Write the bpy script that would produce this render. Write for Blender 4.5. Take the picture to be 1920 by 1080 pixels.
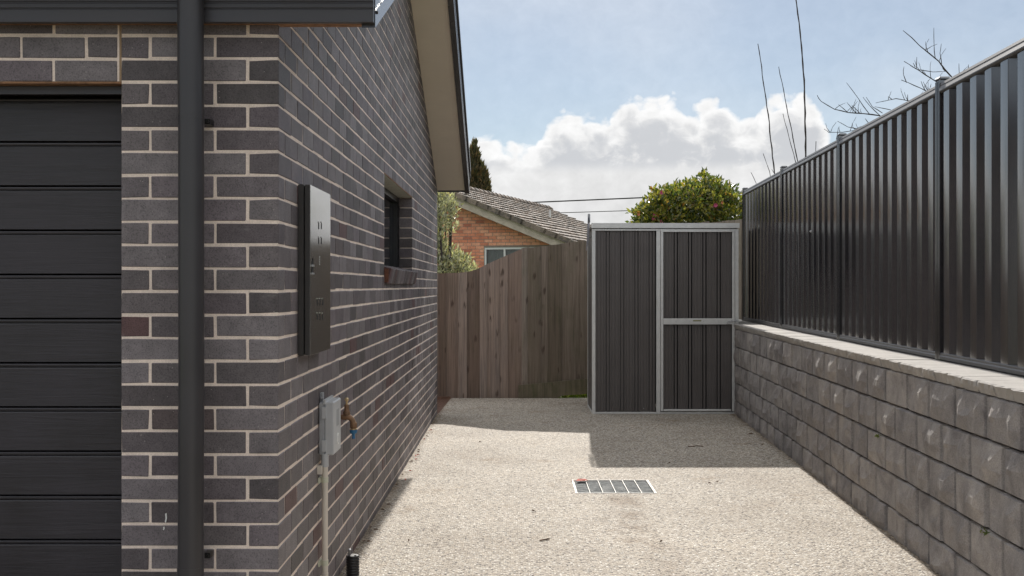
import bpy, math, random
import numpy as np
from mathutils import Matrix, Vector, Euler

for o in list(bpy.data.objects):
    bpy.data.objects.remove(o)
scene = bpy.context.scene
COL = scene.collection
R = math.radians
FPX, CX, CY, CAMZ = 2094.0, 965.0, 536.0, 1.44      # focal length (px of 1920), vanishing point, eye height

# ------------------------------------------------------------------ camera
cam_d = bpy.data.cameras.new('camera')
cam = bpy.data.objects.new('camera', cam_d)
COL.objects.link(cam)
cam.location = (0, 0, CAMZ)
cam.rotation_euler = (R(90), 0, 0)
cam_d.sensor_width = 36
cam_d.lens = FPX / 1920 * 36
cam_d.shift_x = -(CX - 960) / 1920
cam_d.shift_y = (CY - 540) / 1920
cam_d.clip_start = 0.05
cam_d.clip_end = 3000
scene.camera = cam

# ------------------------------------------------------------------ node helpers
class NT:
    def __init__(s, tree):
        s.t = tree; s.n = tree.nodes; s.l = tree.links
    def node(s, kind, **kw):
        n = s.n.new(kind)
        for k, v in kw.items():
            setattr(n, k, v)
        return n
    def put(s, sock, v):
        if isinstance(v, bpy.types.NodeSocket):
            s.l.new(v, sock)
        elif v is not None:
            if isinstance(v, tuple) and len(v) == 3 and sock.type == 'RGBA':
                v = (*v, 1)
            sock.default_value = v
    def m(s, op, a, b=None, c=None, clamp=False):
        n = s.node('ShaderNodeMath', operation=op, use_clamp=clamp)
        s.put(n.inputs[0], a)
        if b is not None: s.put(n.inputs[1], b)
        if c is not None: s.put(n.inputs[2], c)
        return n.outputs[0]
    def vm(s, op, a, b=None):
        n = s.node('ShaderNodeVectorMath', operation=op)
        s.put(n.inputs[0], a)
        if b is not None: s.put(n.inputs[1], b)
        return n.outputs[0]
    def mix(s, f, a, b, blend='MIX'):
        n = s.node('ShaderNodeMix', data_type='RGBA', blend_type=blend)
        s.put(n.inputs[0], f); s.put(n.inputs[6], a); s.put(n.inputs[7], b)
        return n.outputs[2]
    def ramp(s, f, stops, interp='LINEAR'):
        n = s.node('ShaderNodeValToRGB')
        cr = n.color_ramp; cr.interpolation = interp
        while len(cr.elements) < len(stops): cr.elements.new(0.5)
        for e, (p, c) in zip(cr.elements, stops):
            e.position = p
            e.color = (*c, 1) if isinstance(c, tuple) else (c, c, c, 1)
        s.put(n.inputs[0], f)
        return n.outputs[0]
    def noise(s, vec, scale, detail=3, rough=0.55, dist=0.0):
        n = s.node('ShaderNodeTexNoise')
        s.put(n.inputs['Vector'], vec); n.inputs['Scale'].default_value = scale
        n.inputs['Detail'].default_value = detail; n.inputs['Roughness'].default_value = rough
        n.inputs['Distortion'].default_value = dist
        return n.outputs[0]
    def vor(s, vec, scale, feature='F1', rnd=1.0):
        n = s.node('ShaderNodeTexVoronoi', feature=feature)
        s.put(n.inputs['Vector'], vec); n.inputs['Scale'].default_value = scale
        n.inputs['Randomness'].default_value = rnd
        return n
    def smooth(s, v, a, b, lo=0.0, hi=1.0):
        n = s.node('ShaderNodeMapRange', interpolation_type='SMOOTHSTEP')
        s.put(n.inputs[0], v)
        for i, x in enumerate((a, b, lo, hi)): n.inputs[i + 1].default_value = x
        return n.outputs[0]
    def sep(s, v):
        n = s.node('ShaderNodeSeparateXYZ'); s.put(n.inputs[0], v); return n.outputs
    def comb(s, x, y, z):
        n = s.node('ShaderNodeCombineXYZ')
        for i, v in enumerate((x, y, z)): s.put(n.inputs[i], v)
        return n.outputs[0]

# ------------------------------------------------------------------ sun direction, world, exposure
SUN_SLOPE_Y, SUN_SLOPE_X = 1.72, 0.10           # horizontal travel per metre of fall, towards the camera / the house
SUN_EL = math.atan(1 / math.hypot(SUN_SLOPE_Y, SUN_SLOPE_X))
SUN_AZ = math.atan2(SUN_SLOPE_X, SUN_SLOPE_Y)   # from +Y towards +X
EXPOSURE = 0.5
SKY_STRENGTH = 0.05
SUN_STRENGTH = 3.8

world = bpy.data.worlds.new('World')
scene.world = world
world.use_nodes = True
world.cycles.sampling_method = 'MANUAL'; world.cycles.sample_map_resolution = 512
w = NT(world.node_tree)
w.n.clear()
sky = w.node('ShaderNodeTexSky', sky_type='NISHITA', sun_disc=False)
sky.sun_elevation = SUN_EL
sky.sun_rotation = SUN_AZ
sky.altitude = 50; sky.air_density = 1.0; sky.dust_density = 0.1; sky.ozone_density = 3.0
geo = w.node('ShaderNodeNewGeometry')
dirv = w.vm('SCALE', geo.outputs['Incoming']); dirv.node.inputs[3].default_value = -1.0
dx, dy, dz = w.sep(dirv)
azi = w.m('ARCTAN2', dx, dy)
ele = w.m('ARCSINE', dz)
# cumulus bank: upper edge of the bank (elevation) against azimuth
def px_az(x): return math.atan((x - CX) / FPX)
def px_el(x, y): return math.atan((CY - y) / FPX * math.cos(px_az(x)))
bank = [(640, 250), (880, 238), (925, 248), (975, 262), (1030, 214), (1085, 198), (1130, 205), (1185, 168), (1250, 166), (1290, 190),
        (1345, 172), (1390, 208), (1440, 176), (1500, 164), (1535, 190), (1570, 262), (1640, 290), (1800, 250), (1920, 200)]
A0, A1, E1 = -1.2, 1.2, 0.25
fc = w.node('ShaderNodeFloatCurve')
cv = fc.mapping.curves[0]
pts = [(-1.2, .10), (-.8, .15), (-.4, .09)] + [(px_az(x), px_el(x, y)) for x, y in bank] + [(.6, .12), (.9, .16), (1.2, .10)]
while len(cv.points) < len(pts): cv.points.new(0.5, 0.5)
for p, (a, e) in zip(cv.points, pts):
    p.location = ((a - A0) / (A1 - A0), e / E1); p.handle_type = 'AUTO'
fc.mapping.update()
aw = w.m('PINGPONG', azi, 1.2)
aw = w.m('MULTIPLY', aw, w.m('SIGN', azi))
w.put(fc.inputs['Value'], w.m('DIVIDE', w.m('SUBTRACT', aw, A0), A1 - A0))
top = w.m('MULTIPLY', fc.outputs[0], E1)
uv = w.comb(azi, w.m('MULTIPLY', ele, 1.25), 0.37)
warp = w.node('ShaderNodeTexNoise'); w.put(warp.inputs['Vector'], uv); warp.inputs['Scale'].default_value = 30; warp.inputs['Detail'].default_value = 2
wv = w.vm('SUBTRACT', warp.outputs[1], (0.5, 0.5, 0.5))
wv = w.vm('SCALE', wv); wv.node.inputs[3].default_value = 0.02
uvw = w.vm('ADD', uv, wv)
n_a = w.noise(uvw, 26, 6, 0.62)
n_b = w.noise(uvw, 60, 5, 0.62)
v_a = w.vor(uvw, 45, 'F1').outputs['Distance']
v_b = w.vor(uvw, 110, 'F1').outputs['Distance']
bil = w.m('ADD', w.m('MULTIPLY', w.m('SUBTRACT', 0.42, v_a), 0.022), w.m('MULTIPLY', w.m('SUBTRACT', 0.42, v_b), 0.010))
bil = w.m('ADD', bil, w.m('MULTIPLY', w.m('SUBTRACT', n_a, 0.5), 0.022))
bil = w.m('ADD', bil, w.m('MULTIPLY', w.m('SUBTRACT', n_b, 0.5), 0.010))
depth = w.m('ADD', w.m('SUBTRACT', top, ele), bil)          # > 0 inside the bank
cover = w.smooth(depth, -0.004, 0.012)
# broken white cloud added above the view as fill light; thin pale veil everywhere
n_w = w.noise(w.vm('MULTIPLY', dirv, (1.0, 1.0, 1.6)), 3.2, 4, 0.55)
fill_cloud = w.m('MULTIPLY', w.smooth(n_w, 0.36, 0.52), w.smooth(ele, 0.27, 0.42))
thin = w.m('MULTIPLY_ADD', w.smooth(n_w, 0.40, 0.70), 0.14, 0.29)
# light inside the bank: bright rims, grey bellies, pale haze lower down
t = w.m('ADD', depth, w.m('MULTIPLY', w.m('SUBTRACT', n_a, 0.5), 0.05))
belly = w.m('MULTIPLY', w.smooth(t, 0.018, 0.042), w.smooth(ele, 0.098, 0.112))
belly = w.m('MULTIPLY', belly, w.smooth(n_a, 0.30, 0.46))
body = w.ramp(t, [(0.0, 1.0), (0.012, 0.98), (0.03, 0.86), (0.06, 0.82), (0.10, 0.78), (0.16, 0.74)])
det = w.m('MULTIPLY_ADD', w.m('SUBTRACT', n_b, 0.5), 0.36, 1.0)
cl_col = w.mix(1.0, body, det, 'MULTIPLY')
cl_col = w.mix(w.m('MULTIPLY', belly, 0.85), cl_col, (0.60, 0.62, 0.655, 1))
cl_col = w.mix(w.smooth(ele, 0.27, 0.42), cl_col, w.mix(1.0, (1.50, 1.51, 1.52, 1), det, 'MULTIPLY'))  # added overhead cloud is made brighter than the bank to lift the fill
CLOUD_GAIN = 0.70
bg_cloud = w.node('ShaderNodeBackground'); w.put(bg_cloud.inputs[0], cl_col); bg_cloud.inputs[1].default_value = CLOUD_GAIN
bg_sky = w.node('ShaderNodeBackground'); w.put(bg_sky.inputs[0], sky.outputs[0]); bg_sky.inputs[1].default_value = SKY_STRENGTH
cov_all = w.m('MAXIMUM', cover, w.m('MAXIMUM', w.m('MULTIPLY', fill_cloud, 0.9), thin))
mixs = w.node('ShaderNodeMixShader')
w.put(mixs.inputs[0], cov_all); w.l.new(bg_sky.outputs[0], mixs.inputs[1]); w.l.new(bg_cloud.outputs[0], mixs.inputs[2])
out = w.node('ShaderNodeOutputWorld'); w.l.new(mixs.outputs[0], out.inputs[0])

sun_d = bpy.data.lights.new('sun', 'SUN')
sun = bpy.data.objects.new('sun', sun_d)
COL.objects.link(sun)
sun_d.energy = SUN_STRENGTH
sun_d.angle = R(0.55)
sun_d.color = (1.0, 0.945, 0.87)
sun.location = (2, 20, 12)
sun.rotation_euler = Vector((-SUN_SLOPE_X, -SUN_SLOPE_Y, -1)).to_track_quat('-Z', 'Y').to_euler()

vs = scene.view_settings
vs.view_transform = 'Standard'; vs.look = 'None'; vs.gamma = 1.0; vs.exposure = EXPOSURE
vs.use_curve_mapping = False
scene.render.engine = 'CYCLES'
cy_ = scene.cycles
cy_.max_bounces = 6; cy_.diffuse_bounces = 4; cy_.glossy_bounces = 3; cy_.transmission_bounces = 4; cy_.transparent_max_bounces = 6
cy_.use_adaptive_sampling = True; cy_.adaptive_threshold = 0.02
cy_.use_denoising = True
cy_.caustics_reflective = False; cy_.caustics_refractive = False

# ------------------------------------------------------------------ materials
def new_mat(name):
    m = bpy.data.materials.new(name); m.use_nodes = True
    n = NT(m.node_tree); n.n.clear()
    b = n.node('ShaderNodeBsdfPrincipled'); o = n.node('ShaderNodeOutputMaterial')
    n.l.new(b.outputs[0], o.inputs[0])
    pos = n.node('ShaderNodeNewGeometry').outputs['Position']
    return m, n, b, pos
def bump(n, b, h, strength, dist=0.002):
    k = n.node('ShaderNodeBump'); k.inputs['Strength'].default_value = strength; k.inputs['Distance'].default_value = dist
    n.put(k.inputs['Height'], h); n.l.new(k.outputs[0], b.inputs['Normal'])
def rnd_piece(n):
    a = n.node('ShaderNodeObjectInfo').outputs['Random']
    g = n.node('ShaderNodeNewGeometry').outputs['Random Per Island']
    return n.m('FRACT', n.m('ADD', a, g))
def stretch(n, pos, s):
    return n.vm('MULTIPLY', pos, s)
def plain(name, c, rough=0.5, metal=0.0, var=0.15, scale=8.0, st=(1, 1, 1), bmp=0.0, bscale=60.0, bdist=0.002, spec=0.5, rvar=0.0, c2=None):
    m, n, b, pos = new_mat(name)
    v = stretch(n, pos, st)
    f = n.noise(v, scale, 5, 0.6)
    lo = tuple(x * (1 - var) for x in c); hi = tuple(min(1, x * (1 + var)) for x in (c2 or c))
    n.put(b.inputs['Base Color'], n.ramp(f, [(0.3, lo), (0.7, hi)]))
    if rvar: n.put(b.inputs['Roughness'], n.smooth(f, 0.3, 0.7, max(0.02, rough - rvar), min(1, rough + rvar)))
    else: b.inputs['Roughness'].default_value = rough
    b.inputs['Metallic'].default_value = metal
    b.inputs['Specular IOR Level'].default_value = spec
    if bmp: bump(n, b, n.noise(v, bscale, 4, 0.6), bmp, bdist)
    return m

def mat_brick(name, stops, speck, rough=0.58, eff=0.3):
    m, n, b, pos = new_mat(name)
    r = rnd_piece(n)
    base = n.ramp(r, stops, 'LINEAR')
    base = n.mix(1.0, base, (1.16, 1.10, 1.08, 1), 'MULTIPLY')
    n1 = n.noise(pos, 14, 5, 0.65)
    base = n.mix(1.0, base, n.ramp(n1, [(0.3, 0.82), (0.7, 1.2)]), 'MULTIPLY')
    fine = n.noise(pos, 190, 3, 0.7)
    base = n.mix(1.0, base, n.ramp(fine, [(0.34, 0.55), (0.48, 1.0), (0.75, 1.22)]), 'MULTIPLY')
    # mortar smears and lime bloom, with shapes of their own
    sm = n.m('MULTIPLY', n.smooth(n.noise(stretch(n, pos, (1, 1, 1.8)), 6.5, 7, 0.75), 0.57, 0.74), eff)
    base = n.mix(sm, base, (0.30, 0.28, 0.27, 1))
    sp = n.vor(pos, 55).outputs['Distance']
    dots = n.m('MULTIPLY', n.smooth(sp, 0.13, 0.06), n.smooth(n.noise(pos, 9, 2), 0.52, 0.58))
    base = n.mix(n.m('MULTIPLY', dots, speck), base, (0.55, 0.5, 0.45, 1))
    n.put(b.inputs['Base Color'], base)
    b.inputs['Roughness'].default_value = rough
    b.inputs['Specular IOR Level'].default_value = 0.4
    pits = n.m('ADD', n.m('MULTIPLY', fine, 0.7), n.m('MULTIPLY', n.noise(stretch(n, pos, (1, 1, 0.25)), 120, 3), 0.6))
    bump(n, b, pits, 0.45, 0.003)
    return m
M = {}
M['brick'] = mat_brick('charcoal_brick', [(0.0, (0.100, 0.088, 0.098)), (0.12, (0.070, 0.064, 0.067)), (0.22, (0.128, 0.114, 0.126)), (0.36, (0.150, 0.143, 0.150)), (0.48, (0.094, 0.087, 0.091)),
                                         (0.60, (0.122, 0.112, 0.117)), (0.72, (0.165, 0.157, 0.165)), (0.82, (0.108, 0.098, 0.107)), (0.90, (0.062, 0.058, 0.060)), (0.955, (0.085, 0.078, 0.079)), (0.965, (0.088, 0.052, 0.053)), (1.0, (0.095, 0.057, 0.057))], 0.5)
M['orange_brick'] = mat_brick('orange_brick', [(0.0, (0.60, 0.23, 0.13)), (0.3, (0.68, 0.31, 0.19)), (0.6, (0.74, 0.40, 0.26)), (0.85, (0.62, 0.25, 0.15)), (1.0, (0.40, 0.14, 0.09))], 0.1, eff=0.1)
M['red_end'] = plain('raw_brick_end', (0.16, 0.065, 0.04), 0.85, var=0.35, scale=60, bmp=0.4)

def mat_mortar(name, c, dirt=0.25):
    m, n, b, pos = new_mat(name)
    f = n.noise(pos, 7, 6, 0.65)
    base = n.ramp(f, [(0.25, tuple(x * (1 - dirt) for x in c)), (0.6, c)])
    g = n.noise(pos, 260, 3, 0.7)
    base = n.mix(1.0, base, n.ramp(g, [(0.3, 0.82), (0.65, 1.08)]), 'MULTIPLY')
    n.put(b.inputs['Base Color'], base); b.inputs['Roughness'].default_value = 0.92
    bump(n, b, g, 0.5, 0.002)
    return m
M['mortar'] = mat_mortar('cream_mortar', (0.86, 0.73, 0.63))
M['mortar_tan'] = mat_mortar('tan_sealant', (0.34, 0.24, 0.15))
M['grey_mortar'] = mat_mortar('grey_mortar', (0.30, 0.25, 0.21))

WX_ = -0.873
def mat_aggregate():
    m, n, b, pos = new_mat('exposed_aggregate')
    v1 = n.vor(pos, 78); v2 = n.vor(pos, 40)
    rc = n.sep(v1.outputs['Color'])[0]
    rc2 = n.sep(v2.outputs['Color'])[1]
    stone = n.ramp(rc, [(0.0, (0.09, 0.085, 0.085)), (0.17, (0.12, 0.11, 0.105)), (0.23, (0.34, 0.30, 0.26)), (0.38, (0.47, 0.415, 0.355)), (0.60, (0.57, 0.50, 0.41)),
                        (0.80, (0.66, 0.61, 0.53)), (0.90, (0.86, 0.83, 0.77)), (1.0, (0.86, 0.83, 0.78))])
    big = n.ramp(rc2, [(0.0, (0.12, 0.11, 0.105)), (0.25, (0.42, 0.35, 0.27)), (0.7, (0.55, 0.48, 0.39)), (1.0, (0.80, 0.76, 0.69))])
    stone = n.mix(n.m('MULTIPLY', n.smooth(v2.outputs['Distance'], 0.42, 0.30), 0.55), stone, big)
    gap = n.smooth(v1.outputs['Distance'], 0.40, 0.62)
    col = n.mix(n.m('MULTIPLY', gap, 0.8), stone, (0.33, 0.285, 0.235, 1))
    lg = n.noise(pos, 0.9, 6, 0.6)
    col = n.mix(1.0, col, n.ramp(lg, [(0.28, (0.78, 0.745, 0.70)), (0.5, (0.97, 0.965, 0.945)), (0.75, (1.08, 1.06, 1.02))]), 'MULTIPLY')
    # brown runoff below the grate and faint stains
    st = n.noise(pos, 2.6, 6, 0.65)
    x, y, z = n.sep(pos)
    wob = n.m('MULTIPLY', n.m('SUBTRACT', n.noise(pos, 1.3, 2), 0.5), 0.5)
    dxs = n.m('ABSOLUTE', n.m('SUBTRACT', n.m('ADD', x, wob), 0.72))
    trail = n.m('MULTIPLY', n.smooth(dxs, 0.20, 0.03), n.m('MULTIPLY', n.smooth(y, 7.85, 7.55), n.smooth(y, 4.4, 6.4)))
    trail = n.m('MULTIPLY', trail, n.smooth(st, 0.40, 0.62))
    col = n.mix(n.m('MULTIPLY', trail, 0.75), col, n.mix(1.0, col, (0.50, 0.40, 0.31, 1), 'MULTIPLY'))
    spot = n.smooth(n.noise(pos, 1.7, 6, 0.72), 0.56, 0.72)
    col = n.mix(n.m('MULTIPLY', spot, 0.8), col, n.mix(1.0, col, (0.66, 0.55, 0.43, 1), 'MULTIPLY'))
    dl = n.m('SUBTRACT', x, WX_)
    dr = n.m('SUBTRACT', n.m('MULTIPLY_ADD', y, 0.0495, 1.852), x)
    near = n.m('ADD', n.m('MINIMUM', dl, dr), n.m('MULTIPLY', n.m('SUBTRACT', n.noise(pos, 5.5, 5, 0.7), 0.5), 0.22))
    dirt = n.smooth(near, 0.075, 0.0)
    col = n.mix(n.m('MULTIPLY', dirt, 0.7), col, n.mix(1.0, col, (0.50, 0.42, 0.33, 1), 'MULTIPLY'))
    n.put(b.inputs['Base Color'], col)
    b.inputs['Roughness'].default_value = 0.8
    b.inputs['Specular IOR Level'].default_value = 0.35
    h = n.m('SUBTRACT', n.smooth(v1.outputs['Distance'], 0.65, 0.1), n.m('MULTIPLY', n.smooth(v2.outputs['Distance'], 0.2, 0.6), 0.5))
    bump(n, b, h, 0.9, 0.005)
    return m
M['aggregate'] = mat_aggregate()

def mat_block():
    m, n, b, pos = new_mat('split_face_block')
    r = rnd_piece(n)
    base = n.ramp(r, [(0.0, (0.265, 0.250, 0.246)), (0.5, (0.32, 0.302, 0.294)), (1.0, (0.37, 0.345, 0.328))])
    off = n.comb(n.m('MULTIPLY', r, 37.0), n.m('MULTIPLY', r, 11.0), n.m('MULTIPLY', r, 23.0))
    p2 = n.vm('ADD', pos, off)
    cl = n.noise(p2, 6, 6, 0.65, 0.6)
    base = n.mix(1.0, base, n.ramp(cl, [(0.25, (0.62, 0.61, 0.63)), (0.5, (1.06, 1.05, 1.04)), (0.78, (1.5, 1.45, 1.38))]), 'MULTIPLY')
    fine = n.noise(pos, 150, 4, 0.7)
    base = n.mix(1.0, base, n.ramp(fine, [(0.3, 0.72), (0.7, 1.2)]), 'MULTIPLY')
    n.put(b.inputs['Base Color'], base); b.inputs['Roughness'].default_value = 0.88
    b.inputs['Specular IOR Level'].default_value = 0.3
    h = n.m('ADD', n.noise(p2, 28, 6, 0.7, 0.8), n.m('MULTIPLY', fine, 0.25))
    bump(n, b, h, 0.9, 0.010)
    return m
M['block'] = mat_block()
M['cap'] = plain('concrete_cap', (0.40, 0.378, 0.352), 0.9, var=0.14, scale=9, bmp=0.5, bscale=140, bdist=0.003)
M['wall_core'] = plain('block_joint_shadow', (0.07, 0.065, 0.06), 0.95, var=0.3, scale=20)

def mat_timber(name, cols, grey, moss=0.0):
    m, n, b, pos = new_mat(name)
    r = rnd_piece(n)
    base = n.ramp(r, cols)
    off = n.comb(n.m('MULTIPLY', r, 61.0), n.m('MULTIPLY', r, 17.0), n.m('MULTIPLY', r, 29.0))
    p2 = n.vm('ADD', pos, off)
    grain = n.noise(n.vm('MULTIPLY', p2, (60, 60, 1.6)), 1.0, 5, 0.65, 0.5)
    base = n.mix(1.0, base, n.ramp(grain, [(0.25, 0.52), (0.5, 1.0), (0.75, 1.35)]), 'MULTIPLY')
    big = n.noise(n.vm('MULTIPLY', p2, (7, 7, 1.1)), 1.0, 4, 0.6)
    base = n.mix(n.smooth(big, 0.45, 0.75), base, n.mix(1.0, base, grey, 'MULTIPLY'))
    # knots
    k = n.node('ShaderNodeTexVoronoi', feature='F1')
    n.put(k.inputs['Vector'], n.vm('ADD', n.vm('MULTIPLY', p2, (9.0, 3.0, 3.9)), n.vm('SCALE', n.comb(grain, grain, grain))))
    k.inputs['Scale'].default_value = 1.0
    kn = n.smooth(k.outputs['Distance'], 0.24, 0.10)
    ksel = n.smooth(n.sep(k.outputs['Color'])[0], 0.28, 0.36)
    base = n.mix(n.m('MULTIPLY', n.m('MULTIPLY', kn, ksel), 0.72), base, (0.045, 0.026, 0.018, 1))
    # nail and weather streaks
    stv = n.noise(n.vm('MULTIPLY', p2, (30, 30, 0.8)), 1.0, 3, 0.5)
    base = n.mix(n.m('MULTIPLY', n.smooth(stv, 0.58, 0.72), 0.35), base, (0.09, 0.075, 0.065, 1))
    if moss:
        z = n.sep(pos)[2]
        ms = n.m('MULTIPLY', n.smooth(n.noise(n.vm('MULTIPLY', pos, (3, 3, 1.4)), 1.6, 5, 0.65), 0.46, 0.68), moss)
        base = n.mix(ms, base, (0.075, 0.085, 0.035, 1))
    n.put(b.inputs['Base Color'], base); b.inputs['Roughness'].default_value = 0.85
    b.inputs['Specular IOR Level'].default_value = 0.25
    bump(n, b, n.m('SUBTRACT', grain, n.m('MULTIPLY', kn, 0.4)), 0.5, 0.003)
    return m
M['timber'] = mat_timber('weathered_pine', [(0.0, (0.165, 0.118, 0.092)), (0.35, (0.27, 0.200, 0.160)), (0.7, (0.36, 0.280, 0.232)), (1.0, (0.205, 0.162, 0.138))], (0.85, 0.9, 0.95, 1), 0.12)
M['timber_old'] = mat_timber('mossy_pine', [(0.0, (0.150, 0.120, 0.088)), (0.5, (0.235, 0.190, 0.150)), (1.0, (0.30, 0.25, 0.21))], (0.85, 0.88, 0.86, 1), 0.24)
M['plinth'] = mat_timber('mossy_plinth', [(0.0, (0.17, 0.145, 0.10)), (1.0, (0.21, 0.18, 0.13))], (0.8, 0.9, 0.7, 1), 0.5)

M['fence_metal'] = plain('charcoal_painted_steel', (0.022, 0.021, 0.025), 0.18, 0.0, var=0.06, scale=2, spec=0.5)
M['fence_metal'].node_tree.nodes['Principled BSDF'].inputs['IOR'].default_value = 2.5
M['fence_rail'] = plain('charcoal_rail_paint', (0.048, 0.048, 0.053), 0.5, 0.0, var=0.08, scale=3, spec=0.5)
M['fence_rail'].node_tree.nodes['Principled BSDF'].inputs['IOR'].default_value = 1.8
M['shed_metal'] = plain('dark_grey_shed_sheet', (0.118, 0.106, 0.101), 0.42, var=0.10, scale=4, spec=0.45, rvar=0.05)
M['galv'] = plain('galvanised_steel', (0.74, 0.74, 0.72), 0.42, 0.35, var=0.07, scale=18, rvar=0.05)
M['galv_dull'] = plain('dull_galvanised_bar', (0.25, 0.265, 0.27), 0.6, 0.3, var=0.35, scale=18, rvar=0.12)
M['rod'] = plain('bright_zinc_rod', (0.62, 0.60, 0.56), 0.5, 0.1, var=0.1, scale=30)
M['dark_paint'] = plain('charcoal_trim_paint', (0.052, 0.050, 0.056), 0.42, var=0.10, scale=5, st=(1, 1, 6), rvar=0.08)
M['barge'] = plain('glossy_barge_metal', (0.035, 0.034, 0.037), 0.22, var=0.05, scale=4, spec=0.8)
M['pipe'] = plain('charcoal_downpipe_paint', (0.042, 0.040, 0.043), 0.36, var=0.06, scale=4, rvar=0.05, spec=0.5)
M['soffit'] = plain('beige_soffit_sheet', (0.82, 0.75, 0.64), 0.85, var=0.04, scale=3)
M['roof_sheet'] = plain('dark_roof_sheet', (0.06, 0.06, 0.065), 0.5)
M['black'] = plain('black_void', (0.008, 0.008, 0.008), 0.9, var=0.1)
M['frame_black'] = plain('black_aluminium', (0.02, 0.02, 0.022), 0.35, var=0.08)
M['lintel'] = plain('galvanised_lintel', (0.42, 0.43, 0.38), 0.7, var=0.15, scale=12)
M['rust'] = plain('rusty_lintel_edge', (0.24, 0.13, 0.07), 0.9, var=0.4, scale=40)
M['meter'] = plain('brushed_grey_meter_door', (0.46, 0.455, 0.45), 0.15, 0.95, var=0.06, scale=3, st=(30, 30, 1.2))
M['meter_side'] = plain('charcoal_meter_box', (0.040, 0.037, 0.036), 0.4, 0.1, var=0.1, scale=6)
M['grey_plastic'] = plain('pale_grey_plastic', (0.47, 0.48, 0.49), 0.4, var=0.05, scale=10)
M['grey_plastic2'] = plain('grey_plastic_back', (0.33, 0.34, 0.355), 0.5, var=0.08, scale=10)
M['pvc'] = plain('aged_cream_conduit', (0.66, 0.60, 0.52), 0.5, var=0.12, scale=6, st=(1, 1, 0.5))
M['pvc_clip'] = plain('green_grey_clip', (0.58, 0.58, 0.46), 0.5, var=0.1)
M['brass'] = plain('tarnished_brass', (0.22, 0.13, 0.075), 0.55, 0.5, var=0.4, scale=35, rvar=0.12)
M['brass_bright'] = plain('worn_brass', (0.62, 0.47, 0.27), 0.32, 0.9, var=0.2, scale=30)
M['blue'] = plain('blue_plastic', (0.02, 0.14, 0.30), 0.4, var=0.1)
M['black_plastic'] = plain('black_ribbed_plastic', (0.016, 0.015, 0.015), 0.42, var=0.2, scale=30)
M['zinc'] = plain('zinc_plate', (0.55, 0.55, 0.56), 0.35, 0.9, var=0.1)
M['white_paint'] = plain('white_window_paint', (0.78, 0.78, 0.76), 0.5, var=0.05)
M['cream_board'] = plain('weathered_cream_board', (0.52, 0.45, 0.37), 0.8, var=0.22, scale=5, st=(1, 1, 1), bmp=0.2)
M['soil'] = plain('bark_soil', (0.11, 0.055, 0.035), 0.95, var=0.5, scale=45, bmp=0.8, bscale=70, bdist=0.01)
M['edging'] = plain('brown_edging_board', (0.17, 0.095, 0.065), 0.85, var=0.3, scale=15)
M['lawn'] = plain('grass_ground', (0.075, 0.11, 0.028), 0.9, var=0.5, scale=6, bmp=0.6, bscale=40, bdist=0.02, c2=(0.13, 0.15, 0.05))
M['leaf_red'] = plain('fallen_red_leaf', (0.46, 0.05, 0.012), 0.8, var=0.3, scale=40)
M['leaf_brown'] = plain('dry_brown_leaf', (0.13, 0.07, 0.035), 0.8, var=0.4, scale=40)
M['twig'] = plain('dark_twig_bark', (0.055, 0.045, 0.042), 0.85, var=0.35, scale=30, bmp=0.4, bscale=90)
M['wire'] = plain('black_cable', (0.02, 0.02, 0.022), 0.6)
M['sticker'] = plain('olive_label', (0.30, 0.30, 0.16), 0.6, var=0.1)
M['pink'] = plain('pink_petal', (0.62, 0.12, 0.25), 0.5, var=0.2, scale=30)
M['coral'] = plain('coral_petal', (0.62, 0.24, 0.12), 0.5, var=0.2, scale=30)
M['curtain'] = plain('grey_blind', (0.33, 0.35, 0.34), 0.9, var=0.12, scale=5, st=(4, 4, 1))
M['stake'] = plain('grey_stake', (0.30, 0.30, 0.33), 0.5, var=0.2)

def mat_glass(name, c, rough=0.03):
    m, n, b, pos = new_mat(name)
    b.inputs['Base Color'].default_value = (*c, 1); b.inputs['Roughness'].default_value = rough
    b.inputs['Specular IOR Level'].default_value = 0.8
    bump(n, b, n.noise(pos, 2.2, 2), 0.03, 0.01)
    return m
M['dark_glass'] = mat_glass('dark_window_glass', (0.012, 0.014, 0.017))
def mat_clear_glass():
    m = bpy.data.materials.new('clear_pane'); m.use_nodes = True
    n = NT(m.node_tree); n.n.clear()
    tr = n.node('ShaderNodeBsdfTransparent'); gl = n.node('ShaderNodeBsdfGlossy'); gl.inputs['Roughness'].default_value = 0.03
    tr.inputs[0].default_value = (0.85, 0.88, 0.87, 1)
    fr = n.node('ShaderNodeFresnel'); fr.inputs[0].default_value = 1.5
    mx = n.node('ShaderNodeMixShader'); n.l.new(fr.outputs[0], mx.inputs[0]); n.l.new(tr.outputs[0], mx.inputs[1]); n.l.new(gl.outputs[0], mx.inputs[2])
    o = n.node('ShaderNodeOutputMaterial'); n.l.new(mx.outputs[0], o.inputs[0])
    return m
M['clear_glass'] = mat_clear_glass()

def mat_door():
    m, n, b, pos = new_mat('black_woodgrain_door')
    p = n.vm('MULTIPLY', pos, (1.4, 1.4, 30))
    g = n.noise(p, 1.6, 6, 0.7, 1.2)
    f = n.noise(pos, 2.4, 5, 0.6)
    c = n.ramp(f, [(0.3, (0.022, 0.020, 0.023)), (0.7, (0.040, 0.036, 0.043))])
    c = n.mix(1.0, c, n.ramp(g, [(0.3, 0.78), (0.7, 1.15)]), 'MULTIPLY')
    n.put(b.inputs['Base Color'], c)
    n.put(b.inputs['Roughness'], n.smooth(f, 0.3, 0.7, 0.36, 0.55))
    bump(n, b, g, 0.5, 0.003)
    return m
M['door'] = mat_door()

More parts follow.
